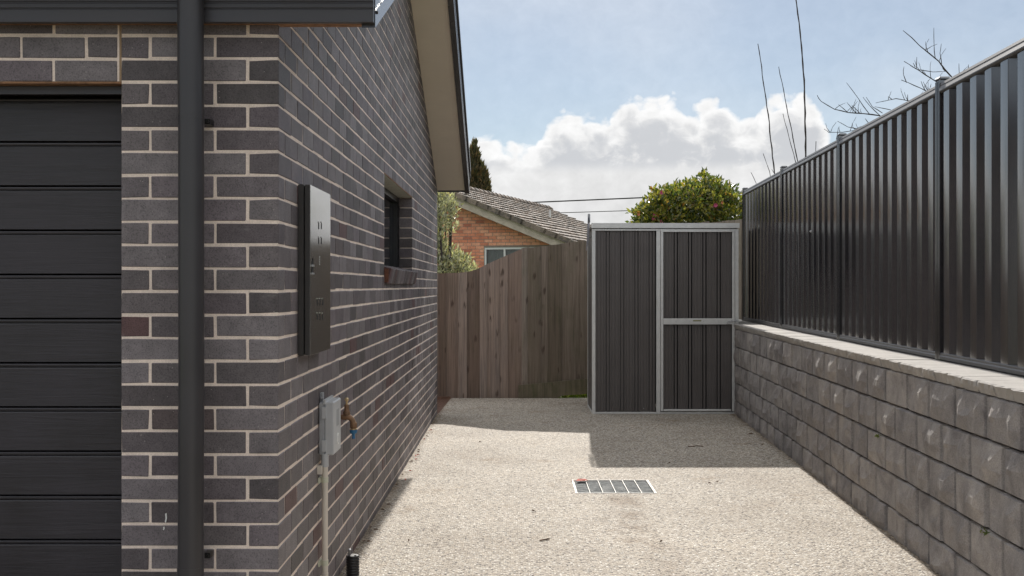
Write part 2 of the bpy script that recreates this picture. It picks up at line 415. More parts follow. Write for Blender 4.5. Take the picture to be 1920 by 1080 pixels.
def mat_tile():
    m, n, b, pos = new_mat('weathered_roof_tile')
    r = rnd_piece(n)
    base = n.ramp(r, [(0.0, (0.20, 0.155, 0.125)), (0.5, (0.26, 0.205, 0.165)), (1.0, (0.32, 0.25, 0.20))])
    base = n.mix(n.smooth(n.noise(pos, 3.0, 6, 0.7), 0.42, 0.62), base, (0.10, 0.088, 0.078, 1))
    base = n.mix(1.0, base, n.ramp(n.noise(pos, 40, 3), [(0.3, 0.75), (0.7, 1.2)]), 'MULTIPLY')
    n.put(b.inputs['Base Color'], base); b.inputs['Roughness'].default_value = 0.8
    return m
M['tile'] = mat_tile()

def mat_leaf(name, stops, trans=0.3, rough=0.4, spec=0.5):
    m, n, b, pos = new_mat(name)
    r = rnd_piece(n)
    c = n.ramp(r, stops)
    cl = n.noise(pos, 3.5, 3, 0.6)
    c = n.mix(1.0, c, n.ramp(cl, [(0.3, 0.8), (0.7, 1.2)]), 'MULTIPLY')
    n.put(b.inputs['Base Color'], c); b.inputs['Roughness'].default_value = rough
    b.inputs['Specular IOR Level'].default_value = spec
    tl = n.node('ShaderNodeBsdfTranslucent'); n.put(tl.inputs[0], n.mix(1.0, c, (1.5, 1.6, 0.7, 1), 'MULTIPLY'))
    mx = n.node('ShaderNodeMixShader'); mx.inputs[0].default_value = trans
    n.l.new(b.outputs[0], mx.inputs[1]); n.l.new(tl.outputs[0], mx.inputs[2])
    o = [x for x in n.n if x.type == 'OUTPUT_MATERIAL'][0]; n.l.new(mx.outputs[0], o.inputs[0])
    return m
M['camellia'] = mat_leaf('camellia_leaf', [(0.0, (0.040, 0.062, 0.020)), (0.45, (0.075, 0.098, 0.028)), (0.65, (0.25, 0.24, 0.06)), (0.95, (0.24, 0.20, 0.05)), (1.0, (0.24, 0.11, 0.04))], 0.48, 0.25, 0.8)
M['olive'] = mat_leaf('silver_leaf', [(0.0, (0.11, 0.12, 0.080)), (0.4, (0.28, 0.28, 0.21)), (0.8, (0.62, 0.61, 0.53)), (1.0, (0.42, 0.34, 0.18))], 0.32, 0.28, 0.9)
M['cypress'] = mat_leaf('cypress_spray', [(0.0, (0.050, 0.056, 0.030)), (0.5, (0.095, 0.090, 0.045)), (0.85, (0.15, 0.115, 0.055)), (1.0, (0.20, 0.135, 0.065))], 0.15, 0.7, 0.3)
M['grass'] = mat_leaf('grass_blade', [(0.0, (0.06, 0.11, 0.02)), (0.6, (0.12, 0.17, 0.03)), (1.0, (0.22, 0.22, 0.06))], 0.4, 0.5, 0.3)

# ------------------------------------------------------------------ object helpers
WM = {}
def tag(o, label=None, cat=None, group=None, kind=None):
    if label: o['label'] = label
    if cat: o['category'] = cat
    if group: o['group'] = group
    if kind: o['kind'] = kind
    return o
def place(o, loc, rot, parent):
    o.location = loc
    if rot is not None: o.rotation_euler = rot
    m = Matrix.LocRotScale(Vector(loc), Euler(rot) if rot is not None else None, None)
    WM[o.name] = m
    if parent is not None:
        o.parent = parent
        o.matrix_parent_inverse = WM[parent.name].inverted()
    COL.objects.link(o)
    return o
def thing(name, loc, label, cat, group=None):
    o = bpy.data.objects.new(name, None); o.empty_display_size = 0.2
    place(o, loc, None, None)
    return tag(o, label, cat, group)
def obj(name, me, mat=None, parent=None, loc=(0, 0, 0), rot=None):
    o = bpy.data.objects.new(name, me)
    if mat is not None and not me.materials:
        me.materials.append(M[mat] if isinstance(mat, str) else mat)
    return place(o, loc, rot, parent)

class MB:
    def __init__(s): s.v = []; s.f = []; s.sm = []
    def add(s, vs, fs, smooth=False):
        b = len(s.v); s.v.extend(vs)
        for f in fs: s.f.append(tuple(i + b for i in f)); s.sm.append(smooth)
        return s
    def box(s, x0, x1, y0, y1, z0, z1):
        vs = [(x0, y0, z0), (x1, y0, z0), (x1, y1, z0), (x0, y1, z0), (x0, y0, z1), (x1, y0, z1), (x1, y1, z1), (x0, y1, z1)]
        return s.add(vs, [(0, 3, 2, 1), (4, 5, 6, 7), (0, 1, 5, 4), (1, 2, 6, 5), (2, 3, 7, 6), (3, 0, 4, 7)])
    def prism(s, poly, a0, a1, axis='x'):
        """polygon in the other two axes swept along an axis"""
        n = len(poly)
        def q(a, p):
            return (a, p[0], p[1]) if axis == 'x' else ((p[0], a, p[1]) if axis == 'y' else (p[0], p[1], a))
        vs = [q(a0, p) for p in poly] + [q(a1, p) for p in poly]
        fs = [tuple(range(n - 1, -1, -1)), tuple(range(n, 2 * n))] + [(i, (i + 1) % n, n + (i + 1) % n, n + i) for i in range(n)]
        return s.add(vs, fs)
    def tube(s, pts, rad, seg=8, caps=True, smooth=True):
        pts = [Vector(p) for p in pts]; n = len(pts)
        if not hasattr(rad, '__len__'): rad = [rad] * n
        vs = []
        for i, p in enumerate(pts):
            d = (pts[min(i + 1, n - 1)] - pts[max(i - 1, 0)]).normalized()
            a = Vector((0, 0, 1)) if abs(d.z) < 0.9 else Vector((1, 0, 0))
            u = d.cross(a).normalized(); v = d.cross(u).normalized()
            for k in range(seg):
                t = 2 * math.pi * k / seg
                vs.append(tuple(p + (u * math.cos(t) + v * math.sin(t)) * rad[i]))
        fs = [(i * seg + k, i * seg + (k + 1) % seg, (i + 1) * seg + (k + 1) % seg, (i + 1) * seg + k) for i in range(n - 1) for k in range(seg)]
        b = len(s.v)
        s.add(vs, fs, smooth)
        if caps:
            s.add(vs[:seg], [tuple(range(seg - 1, -1, -1))])          # caps keep their own vertices so the sides shade evenly
            s.add(vs[-seg:], [tuple(range(seg))])
        return s
    def mesh(s, name, fix=True):
        me = bpy.data.meshes.new(name)
        me.from_pydata(s.v, [], s.f)
        me.polygons.foreach_set('use_smooth', s.sm)
        me.update()
        if fix:
            import bmesh
            bm = bmesh.new(); bm.from_mesh(me)
            bmesh.ops.recalc_face_normals(bm, faces=bm.faces[:])
            bm.to_mesh(me); bm.free()
        return me
def boxes(name, *bs):
    mb = MB()
    for b in bs: mb.box(*b)
    return mb.mesh(name)

def cham_box(mb, lx, ly, lz, c, rng=None, jit=0.0, at=(0, 0, 0), faces='all'):
    """box centred at `at`, edges chamfered by c, corners jittered"""
    hx, hy, hz = lx / 2, ly / 2, lz / 2
    idx = {}; vs = []
    for sx in (-1, 1):
        for sy in (-1, 1):
            for sz in (-1, 1):
                j = [(rng.uniform(-jit, jit) if rng else 0) for _ in range(3)]
                px, py, pz = sx * hx + j[0], sy * hy + j[1] * 0.5, sz * hz + j[2]
                for ax in range(3):
                    q = [px - sx * c, py - sy * c, pz - sz * c]
                    q[ax] = (px, py, pz)[ax]
                    idx[(sx, sy, sz, ax)] = len(vs); vs.append((q[0] + at[0], q[1] + at[1], q[2] + at[2]))
    fs = []
    S = (-1, 1)
    for s in S:
        fs.append([idx[(s, a, b, 0)] for a, b in ((-1, -1), (1, -1), (1, 1), (-1, 1))][::s])
        fs.append([idx[(a, s, b, 1)] for a, b in ((-1, -1), (1, -1), (1, 1), (-1, 1))][::-s])
        fs.append([idx[(a, b, s, 2)] for a, b in ((-1, -1), (1, -1), (1, 1), (-1, 1))][::s])
    for a in S:
        for b in S:
            fs.append([idx[(-1, a, b, 1)], idx[(1, a, b, 1)], idx[(1, a, b, 2)], idx[(-1, a, b, 2)]])
            fs.append([idx[(a, -1, b, 0)], idx[(a, 1, b, 0)], idx[(a, 1, b, 2)], idx[(a, -1, b, 2)]])
            fs.append([idx[(a, b, -1, 0)], idx[(a, b, 1, 0)], idx[(a, b, 1, 1)], idx[(a, b, -1, 1)]])
    for a in S:
        for b in S:
            for d in S:
                fs.append([idx[(a, b, d, k)] for k in range(3)])
    mb.add(vs, [tuple(f) for f in fs])

def P(x, y, D):
    """point seen at pixel (x, y) of the photograph at depth D"""
    return Vector(((x - CX) / FPX * D, D, CAMZ + (CY - y) / FPX * D))

# ================================================================== SETTING
WX, FY = -0.873, 4.13          # side wall plane, front wall plane of the house
REAR = 12.6
RX0, RS = 1.852, 0.0495        # retaining wall face: X = RX0 + RS * Y
FX0 = 2.143                    # metal fence plane offset
def wallx(y, x0=RX0): return x0 + RS * y

# wide ground
g = obj('ground', boxes('ground', (-400, 400, -400, 600, -0.5, -0.05)), 'lawn'); tag(g, kind='structure')
# driveway with an opening for the grate
GX0, GX1, GY0, GY1 = 0.425, 0.985, 7.75, 8.27
mb = MB()
def sheet(x0, x1, y0, y1, z=0.0): mb.add([(x0, y0, z), (x1, y0, z), (x1, y1, z), (x0, y1, z)], [(0, 1, 2, 3)])
FAR = 14.33
sheet(-9, 6, -14, 3.9); sheet(-9, WX + 0.06, 3.9, 4.6)
xs_r = 2.75
sheet(WX - 0.02, GX0, 3.9, REAR - 0.3); sheet(GX1, xs_r, 3.9, REAR - 0.3)
sheet(GX0, GX1, 3.9, GY0); sheet(GX0, GX1, GY1, REAR - 0.3)
mb.add([(WX - 0.02, REAR - 0.3, 0), (xs_r, REAR - 0.3, 0), (xs_r, FAR, 0), (-0.815, FAR, 0), (-0.855, REAR + 0.1, 0)], [(0, 1, 2, 3, 4)])
# slab edge thickness at the back and the pit walls
mb.add([(-0.815, FAR, 0), (xs_r, FAR, 0), (xs_r, FAR, -0.1), (-0.815, FAR, -0.1)], [(0, 1, 2, 3)])
d = obj('driveway', mb.mesh('driveway', False), 'aggregate'); tag(d, kind='structure')
pit = MB()
e = 0.001
pit.box(GX0 - 0.02, GX0 - e, GY0 - .02, GY1 + .02, -0.35, -0.006); pit.box(GX1 + e, GX1 + .02, GY0 - .02, GY1 + .02, -0.35, -0.006)
pit.box(GX0 - e, GX1 + e, GY0 - .02, GY0 - e, -0.35, -0.006); pit.box(GX0 - e, GX1 + e, GY1 + e, GY1 + .02, -0.35, -0.006)
pit.box(GX0 - e, GX1 + e, GY0 - e, GY1 + e, -0.4, -0.33)
pw = obj('drain_pit', pit.mesh('drain_pit'), 'wall_core'); tag(pw, kind='structure')
# soil strip between the slab and the boundary behind the house corner
sb = MB(); sb.add([(-2.2, REAR + .02, -0.012), (-0.856, REAR + .02, -0.012), (-0.817, FAR + 0.02, -0.012), (-2.2, FAR + 0.02, -0.012)], [(0, 1, 2, 3)])
so = obj('garden_soil', sb.mesh('garden_soil', False), 'soil'); tag(so, kind='structure')
# retained higher land beyond the metal fence
rl = MB(); rl.add([(wallx(-6, FX0 + .1), -6, .93), (60, -6, .93), (60, 60, .93), (wallx(60, FX0 + .1), 60, .93)], [(0, 1, 2, 3)])
ro = obj('raised_lawn', rl.mesh('raised_lawn', False), 'lawn'); tag(ro, kind='structure')

# ================================================================== THE BRICK HOUSE
rng = random.Random(7)
house = thing('brick_house', (WX, FY, 0), 'charcoal brick house with cream mortar and garage door on the left', 'house')
BED0, CO = 0.043, 0.086
PITCH = 0.41
RIDGE_Y = 8.47
def under_soffit(y):
    return 2.517 + PITCH * (REAR - y) if y > RIDGE_Y else 2.517 + PITCH * (REAR - RIDGE_Y) - PITCH * (RIDGE_Y - y)
JX = WX - 0.582                # garage jamb
WY0, WY1, WZ0, WZ1 = FY + 3.36, FY + 5.39, BED0 + CO * 18, BED0 + CO * 25   # window opening
DZ1 = BED0 + CO * 25           # garage head
RC = 0.0022                    # joint recess
LEFT = -7.0

# mortar cores
mb = MB()
x0, x1 = WX - 0.108, WX - RC
def gable(y0, y1, zb):
    ys = [y0] + ([RIDGE_Y] if y0 < RIDGE_Y < y1 else []) + [y1]
    poly = [(y1, zb), (y0, zb)] + [(y, under_soffit(y) + 0.05) for y in ys]
    mb.prism(poly, x0, x1, 'x')
gable(FY + RC, WY0 - 0.001, -0.1)
mb.box(x0, x1, WY0 - 0.001, WY1 + 0.012, -0.1, WZ0 - 0.09)
gable(WY0 - 0.001, WY1 + 0.012, WZ1 + 0.004)
gable(WY1 + 0.012, REAR - RC, -0.1)
side_wall = obj('side_wall', mb.mesh('side_wall'), 'mortar', house)
mb = MB()
mb.box(JX + 0.001, x0 - 0.001, FY + RC, FY + 0.108, -0.1, 2.62)
mb.box(LEFT, JX - 0.0075, FY + RC, FY + 0.108, DZ1 + 0.004, 2.62)
mb.box(LEFT - 1.2, LEFT - 0.0, FY + RC + 0.001, FY + 0.108, -0.1, 2.62)
front_wall = obj('front_wall', mb.mesh('front_wall'), 'mortar', house)
# rear and far walls close the volume
obj('rear_wall', boxes('rear_wall', (LEFT - 1.2, x0 - 0.002, REAR - 0.11, REAR - 0.004, -0.1, 2.6)), 'brick', house)
obj('far_wall', boxes('far_wall', (LEFT - 1.31, LEFT - 1.2, FY + 0.01, REAR - 0.005, -0.1, 2.6)), 'brick', house)

# brick lists: (wall, a0, a1, n, corner?)   a = distance from the corner along the wall
def split(lo, hi, n_off, cuts):
    out_ = []
    js = [n_off + 0.24 * k for k in range(-1, 60)]
    edges = sorted(set([lo, hi] + [j for j in js if lo + 0.03 < j < hi - 0.03]))
    return [(edges[i], edges[i + 1]) for i in range(len(edges) - 1)]
bricks = []
NC = 50
for n in range(-1, NC):
    zb = BED0 + CO * n; zc = zb + CO / 2
    A = (n % 2 == 0)
    # front wall: pier, then above the garage opening
    if n < 29:
        for a0, a1 in split(0.0, 0.582, 0.235 if A else 0.115, None):
            bricks.append(('F', a0, a1, n, a0 == 0.0))
        if zb > DZ1 - 0.01:
            off = 0.592 + (0.12 if A else 0.24)
            for a0, a1 in split(0.592, 5.0, off, None):
                bricks.append(('F', a0, a1, n, False))
    # side wall
    L = REAR - FY
    off = 0.115 if A else 0.235
    segs = [(0.0, 3.35), (3.36, L)]
    if WZ0 - 0.09 < zb < WZ1 - 0.01:
        segs = [(0.0, 3.355), (5.395, L)]
    for lo, hi in segs:
        for a0, a1 in split(lo, hi, off, None):
            ym = FY + (a0 + a1) / 2
            lim = max(under_soffit(FY + a0), under_soffit(FY + a1))
            if zb > lim - 0.005: continue
            bricks.append(('S', a0, a1, n, a0 == 0.0))
BW = 0.11
mesh_cache = {}
def brick_mesh(L, var, H=0.076, D=BW, mat='brick', key='', c=0.0028, jit=0.0019):
    k = (round(L, 3), var, round(H, 3), round(D, 3), key)
    if k not in mesh_cache:
        r_ = random.Random(hash(k) & 0xffff)
        b_ = MB(); cham_box(b_, L, D, H, c, r_, jit)
        me = b_.mesh('brick', True); me.materials.append(M[mat]); mesh_cache[k] = me
    return mesh_cache[k]
def in_frame(X, Y, Z, pad=60):
    if Y < 0.3: return False
    px = CX + X / Y * FPX; py = CY - (Z - CAMZ) / Y * FPX
    return -pad < px < 1920 + pad and -pad < py < 1080 + pad
cand = []
far_b = MB()
corner_rows = {}
items = []
for wl, a0, a1, n, corner in bricks:
    A = (n % 2 == 0)
    if corner:
        # one brick turns the corner: A rows lie along the front, B rows along the side
        if (wl == 'F') != A: continue
    z = BED0 + CO * n + CO / 2
    g0 = 0.0 if a0 in (0.0,) else 0.005
    g1 = 0.005
    if wl == 'F' and abs(a1 - 0.582) < 1e-6: g1 = 0.0
    if wl == 'S' and abs(a1 - (REAR - FY)) < 1e-6: g1 = 0.0
    if wl == 'S' and abs(a1 - 3.355) < 1e-6: g1 = 0.0
    if wl == 'S' and abs(a0 - 5.395) < 1e-6: g0 = 0.0
    b0, b1 = a0 + g0, a1 - g1
    if b1 - b0 < 0.02: continue
    items.append((wl, b0, b1, z, n))
def vis_key(it):
    wl, b0, b1, z, n = it
    am = (b0 + b1) / 2
    if wl == 'F':
        X, Y = WX - am, FY
        sz = (b1 - b0) / Y
    else:
        X, Y = WX, FY + am
        sz = (b1 - b0) * 0.873 / Y / Y + 0.0001
    if not in_frame(X, Y, z): return -1
    if z > 2.42 and wl == 'F': return -1
    if wl == 'S' and (z - CAMZ) / Y > 0.2365 and Y < RIDGE_Y - 1.2: return 0
    return sz + (1 if wl == 'F' else 0)
items.sort(key=vis_key, reverse=True)
for i, it in enumerate(items):
    wl, b0, b1, z, n = it
    am, L = (b0 + b1) / 2, b1 - b0
    pr = rng.uniform(-0.0006, 0.0008)
    if i < 300:
        var = rng.randrange(4)
        me = brick_mesh(L, var)
        if wl == 'F':
            obj('brick', me, None, front_wall, (WX - am, FY + BW / 2 - pr, z + rng.uniform(-.0008, .0008)), (rng.uniform(-.004, .004), 0, rng.uniform(-.002, .002)))
        else:
            obj('brick', me, None, side_wall, (WX - BW / 2 + pr, FY + am, z + rng.uniform(-.0008, .0008)), (0, rng.uniform(-.004, .004), R(90) + rng.uniform(-.002, .002)))
    else:
        if wl == 'F':
            cham_box(far_b, L, 0.05, 0.076, 0.0025, rng, 0.001, (WX - am, FY + 0.025 - pr, z))
        else:
            y0_, y1_ = FY + b0, FY + b1
            dp_ = 0.116 if abs(b0 - 5.395) < 1e-6 else 0.05
            cham_box(far_b, dp_, L, 0.076, 0.0025, rng, 0.001, (WX - dp_ / 2 + pr, (y0_ + y1_) / 2, z))
fb = obj('brick_courses', far_b.mesh('brick_courses'), 'brick', side_wall); tag(fb, kind='stuff')
# white paint drips on two pier bricks
for (px, y0p, y1p, wp) in ((311.5, 963, 980, 3.2), (307.5, 988, 994, 2.6)):
    X = (px - CX) / FPX * FY; za, zb_ = CAMZ + (CY - y1p) / FPX * FY, CAMZ + (CY - y0p) / FPX * FY; hw = wp / FPX * FY / 2
    dm = MB(); dm.prism([(X - hw, zb_), (X + hw * .6, zb_ + .002), (X + hw, (za + zb_) / 2), (X - hw * .2, za), (X - hw * 1.4, za + .004), (X - hw * .6, (za + zb_) / 2)], FY - .0022, FY + .001, 'y')
    obj('paint_drip', dm.mesh('paint_drip'), 'white_paint', front_wall)
# control joints
obj('control_joint', boxes('control_joint', (WX - .02, WX - .0035, FY + 3.3505, FY + 3.3595, 0, WZ0 - 0.1), (WX - .02, WX - .0035, FY + 3.3505, FY + 3.3595, WZ1 + .003, 4.0)), 'wall_core', house)
obj('sealant_joint', boxes('sealant_joint', (JX - 0.0075, JX + 0.0005, FY + 0.0012, FY + 0.1, DZ1 + 0.002, 2.6)), 'mortar_tan', house)

# window in the side wall
win = obj('window', boxes('window', (WX - 0.19, WX - 0.12, WY0 + 0.002, WY1 - 0.002, WZ0 - 0.05, WZ0 - 0.005), (WX - 0.19, WX - 0.12, WY0 + 0.002, WY1 - 0.002, WZ1 - 0.045, WZ1 - 0.002),
            (WX - 0.19, WX - 0.12, WY0 + 0.002, WY0 + 0.045, WZ0 - 0.004, WZ1 - 0.046), (WX - 0.19, WX - 0.12, WY1 - 0.045, WY1 - 0.002, WZ0 - 0.004, WZ1 - 0.046),
            (WX - 0.185, WX - 0.125, (WY0 + WY1) / 2 - 0.02, (WY0 + WY1) / 2 + 0.02, WZ0 - 0.004, WZ1 - 0.046)), 'frame_black', house)
ym = (WY0 + WY1) / 2
obj('pane', boxes('pane', (WX - 0.158, WX - 0.152, WY0 + 0.046, ym - 0.021, WZ0 - 0.003, WZ1 - 0.047)), 'dark_glass', win)
obj('pane', boxes('pane', (WX - 0.160, WX - 0.154, ym + 0.021, WY1 - 0.046, WZ0 - 0.003, WZ1 - 0.047)), 'dark_glass', win)
obj('lintel', boxes('lintel', (WX - 0.118, WX - 0.003, WY0 - 0.0, WY1 + 0.0, WZ1 - 0.001, WZ1 + 0.0035)), 'lintel', house)
obj('lintel_edge', boxes('lintel_edge', (WX - 0.0028, WX + 0.0015, WY0 + 0.0, WY1 - 0.0, WZ1 - 0.002, WZ1 + 0.004)), 'rust', house)
# far reveal bricks
for n in range(18, 25):
    z = BED0 + CO * n + CO / 2
# brick on edge sill
sill = obj('window_sill', boxes('window_sill', (WX - 0.115, WX + 0.008, WY0 + 0.004, WY1 - 0.004, WZ0 - 0.115, WZ0 - 0.035)), 'grey_mortar', house)
ns = 24
stp = (WY1 - WY0 + 0.05) / ns
for k in range(ns):
    me = brick_mesh(0.15, k % 4, H=0.105, D=stp - 0.008, key='sill')
    y = WY0 + stp * (k + 0.5) - 0.01
    obj('brick', me, None, sill, (WX - 0.042 + 0.003, y, WZ0 - 0.067), (0, R(14), 0))
obj('raw_end', boxes('raw_end', (WX + 0.001, WX + 0.029, WY0 - 0.0145, WY0 - 0.0095, WZ0 - 0.125, WZ0 - 0.035)), 'red_end', sill)

# garage door
door = obj('garage_door', boxes('garage_door', (LEFT, JX + 0.03, FY + 0.20, FY + 0.22, -0.02, DZ1 + 0.05)), 'black', house)
PH = 0.1690
zt = CAMZ + (CY - 265) / FPX * (FY + 0.14)        # first joint below the head
yd = FY + 0.140
k = 0
ztop = zt + PH
zj = zt
lim = [ztop + 0.0]
zs = [zt + PH * 0.97] + [zt - PH * i for i in range(0, 12)]
prof_mesh = None
def panel_mesh(h):
    # face, groove, bead: profile in (y, z), swept along x
    pr_ = [(0.030, -0.001), (0.0, 0.002), (0.0, h - 0.024), (0.0015, h - 0.021), (0.012, h - 0.0195), (0.012, h - 0.0165), (0.003, h - 0.0150), (0.002, h - 0.0100), (0.003, h - 0.006), (0.030, h - 0.003)]
    m_ = MB(); m_.prism(pr_, LEFT - (JX + 0.02) , 0.0, 'x')
    return m_.mesh('panel')
pm = panel_mesh(PH); pm.materials.append(M['door'])
for i in range(0, 12):
    z0 = zt - PH * i
    obj('panel', pm, None, door, (JX + 0.02, yd, z0 - 0.0 if i else z0))
obj('door_head', boxes('door_head', (LEFT, JX - 0.002, FY + 0.05, FY + 0.075, DZ1 - 0.035, DZ1 - 0.006)), 'dark_paint', door)
obj('garage_lintel', boxes('garage_lintel', (LEFT, JX - 0.0, FY + 0.003, FY + 0.112, DZ1 - 0.004, DZ1 + 0.0035)), 'rust', house)
obj('garage_side', boxes('garage_side', (JX + 0.002, JX + 0.03, FY + 0.1085, FY + 0.25, -0.02, DZ1)), 'black', house)

# roof: fascia, soffit, barges, two slopes
RO = -0.511            # outer face of the barge
SO = -0.562            # inner face of the barge
FYF = 4.06
fas = MB()
zf = 2.400
prof = [(FYF, zf), (FYF, zf + .043), (FYF + .004, zf + .046), (FYF + .004, zf + .049), (FYF, zf + .052), (FYF, zf + .066), (FYF + .004, zf + .069), (FYF + .004, zf + .072), (FYF, zf + .075),
        (FYF, zf + .30), (FYF + .03, zf + .30), (FYF + .03, zf)]
fas.prism(prof, LEFT - 1.4, RO - 0.003, 'x')
obj('fascia', fas.mesh('fascia'), 'dark_paint', house)
obj('fascia_underside', boxes('fascia_underside', (LEFT - 1.4, WX + 0.0, FYF + 0.0305, FY - 0.001, zf + 0.004, zf + 0.012), (WX + 0.001, SO + 0.03, FYF + 0.0305, FY + 0.03, zf + 0.004, zf + 0.012)), 'rust', house)
gut = MB()
gut.prism([(FYF - 0.11, zf + .25), (FYF - 0.002, zf + .25), (FYF - 0.002, zf + .355), (FYF - 0.11, zf + .37), (FYF - 0.12, zf + .365)], LEFT - 1.4, RO, 'x')
obj('gutter', gut.mesh('gutter'), 'dark_paint', house)
# rear raking soffit and barge
def rake(xa, xb, dz0, dz1, y0, y1, name, mat, par=house):
    m_ = MB()
    poly = [(y0, under_soffit(y0) + dz0), (y1, under_soffit(y1) + dz0), (y1, under_soffit(y1) + dz1), (y0, under_soffit(y0) + dz1)]
    m_.prism(poly, xa, xb, 'x')
    return obj(name, m_.mesh(name), mat, par)
YF = FYF + 0.032
roof = MB()
for (ya, yb) in ((YF - 0.14, RIDGE_Y), (RIDGE_Y, REAR + 0.12)):
    poly = [(ya, under_soffit(ya) + .19), (yb, under_soffit(yb) + .19), (yb, under_soffit(yb) + .235), (ya, under_soffit(ya) + .235)]
    roof.prism(poly, LEFT - 1.45, RO + 0.01, 'x')
roof_o = obj('roof', roof.mesh('roof'), 'roof_sheet', house)
rake(WX + 0.0005, SO, 0.0, 0.02, RIDGE_Y + 0.001, REAR, 'soffit', 'soffit')
rake(WX + 0.0005, SO, 0.0, 0.02, YF + 0.05, RIDGE_Y - 0.001, 'soffit', 'soffit')
for (ya, yb) in ((FYF + 0.034, RIDGE_Y - 0.001), (RIDGE_Y + 0.001, REAR + 0.02)):
    bg = rake(SO + 0.001, RO, -0.03, 0.19, ya, yb, 'barge_board', 'barge')
    m_ = MB()
    for o1, o2 in ((0.03, 0.034), (0.13, 0.134)):
        poly = [(ya + .002, under_soffit(ya + .002) + o1), (yb - .002, under_soffit(yb - .002) + o1), (yb - .002, under_soffit(yb - .002) + o2), (ya + .002, under_soffit(ya + .002) + o2)]
        m_.prism(poly, RO - 0.002, RO + 0.0025, 'x')
    obj('barge_rib', m_.mesh('barge_rib'), 'barge', bg)
    m_ = MB()
    poly = [(ya, under_soffit(ya) + .20), (yb, under_soffit(yb) + .20), (yb, under_soffit(yb) + .25), (ya, under_soffit(ya) + .25)]
    m_.prism(poly, RO - 0.06, RO + 0.016, 'x')
    obj('barge_cap', m_.mesh('barge_cap'), 'barge', bg)
    if ya < 5:
        for yy, dz in ((ya + 0.035, 0.02), (ya + 0.035, 0.10), (ya + .25, 0.05)):
            m_ = MB(); zz = under_soffit(yy) + dz
            m_.tube([(RO - .002, yy, zz), (RO + .006, yy, zz)], 0.006, 8)
            obj('screw', m_.mesh('screw'), 'black', bg)
obj('soffit_end', boxes('soffit_end', (WX + 0.001, SO, REAR + 0.0005, REAR + 0.02, 2.517 - 0.018, 2.517 + 0.19)), 'dark_paint', house)

# downpipe
PX, PY, PR = -1.166, 4.018, 0.0455
dp = MB(); dp.tube([(PX - .004, PY, -0.05), (PX, PY, 0.43)], PR + 0.0012, 40)
dp.tube([(PX, PY, 0.4295), (PX + .003, PY, 1.1), (PX + .002, PY, 2.045)], PR, 40)
pipe = obj('downpipe', dp.mesh('downpipe'), 'pipe', house)
dp = MB(); dp.tube([(PX + .002, PY, 2.044), (PX, PY, 2.25), (PX, PY, 2.66)], PR + 0.0008, 40)
obj('pipe_socket', dp.mesh('pipe_socket'), 'pipe', pipe)
for z in (2.04, 0.455):
    m_ = MB(); m_.box(PX + PR - .012, PX + PR + .008, PY + 0.06, FY - 0.001, z - 0.010, z + 0.010)
    m_.tube([(PX + PR + .001, PY + .050, z), (PX + PR + .001, PY + .062, z)], 0.005, 8)
    obj('pipe_bracket', m_.mesh('pipe_bracket'), 'black_plastic', pipe)

# ================================================================== things fixed to the side wall
# meter box
my0, my1, mz0, mz1 = 4.49, 4.98, 1.159, 1.848
mbx = thing('meter_box', (WX, my0, mz0), 'tall dark grey metal meter box mounted on the brick side wall', 'meter box')
cb = MB(); cham_box(cb, 0.024, my1 - my0, mz1 - mz0, 0.002, None, 0, (WX + 0.012 + 0.0012, (my0 + my1) / 2, (mz0 + mz1) / 2))
obj('case', cb.mesh('case'), 'meter_side', mbx)
obj('gap', boxes('gap', (WX + 0.025, WX + 0.030, my0 + .012, my1 - .012, mz0 + .012, mz1 - .012)), 'black', mbx)
cb = MB(); cham_box(cb, 0.022, my1 - my0, mz1 - mz0, 0.0015, None, 0, (WX + 0.030 + 0.0105, (my0 + my1) / 2, (mz0 + mz1) / 2))
md = obj('door', cb.mesh('door'), 'meter', mbx)
DXF = WX + 0.0515
cb = MB()
obj('door_edge', boxes('door_edge', (WX + 0.031, WX + 0.0495, my0 - .0012, my0 + 0.001, mz0 + .002, mz1 - .002)), 'meter_side', md)
def slot(y, z, h=0.030, wd=0.020):
    m_ = MB(); m_.box(DXF - .001, DXF + .0006, y - wd / 2, y + wd / 2, z - h / 2, z + h / 2)
    o_ = obj('vent_slot', m_.mesh('vent_slot'), 'black', md)
    m_ = MB()
    m_.prism([(y - wd / 2, z + h / 2 - .004), (y + wd / 2, z + h / 2 - .004), (y + wd / 2, z + h / 2 + .002), (y - wd / 2, z + h / 2 + .002)], DXF, DXF + 0.003, 'x')
    obj('vent_hood', m_.mesh('vent_hood'), 'meter', o_)
def at_door(px):  # depth along the wall where the door face is seen at this column
    return -DXF * FPX / (CX - px) if False else (DXF * FPX) / (px - CX)
def zz(px, py): return CAMZ + (CY - py) / FPX * at_door(px)
for px in (597.5, 602.5):
    for py in (423, 451): slot(at_door(px), zz(px, py))
for px in (595, 600, 605):
    for py in (566, 593): slot(at_door(px), zz(px, py))
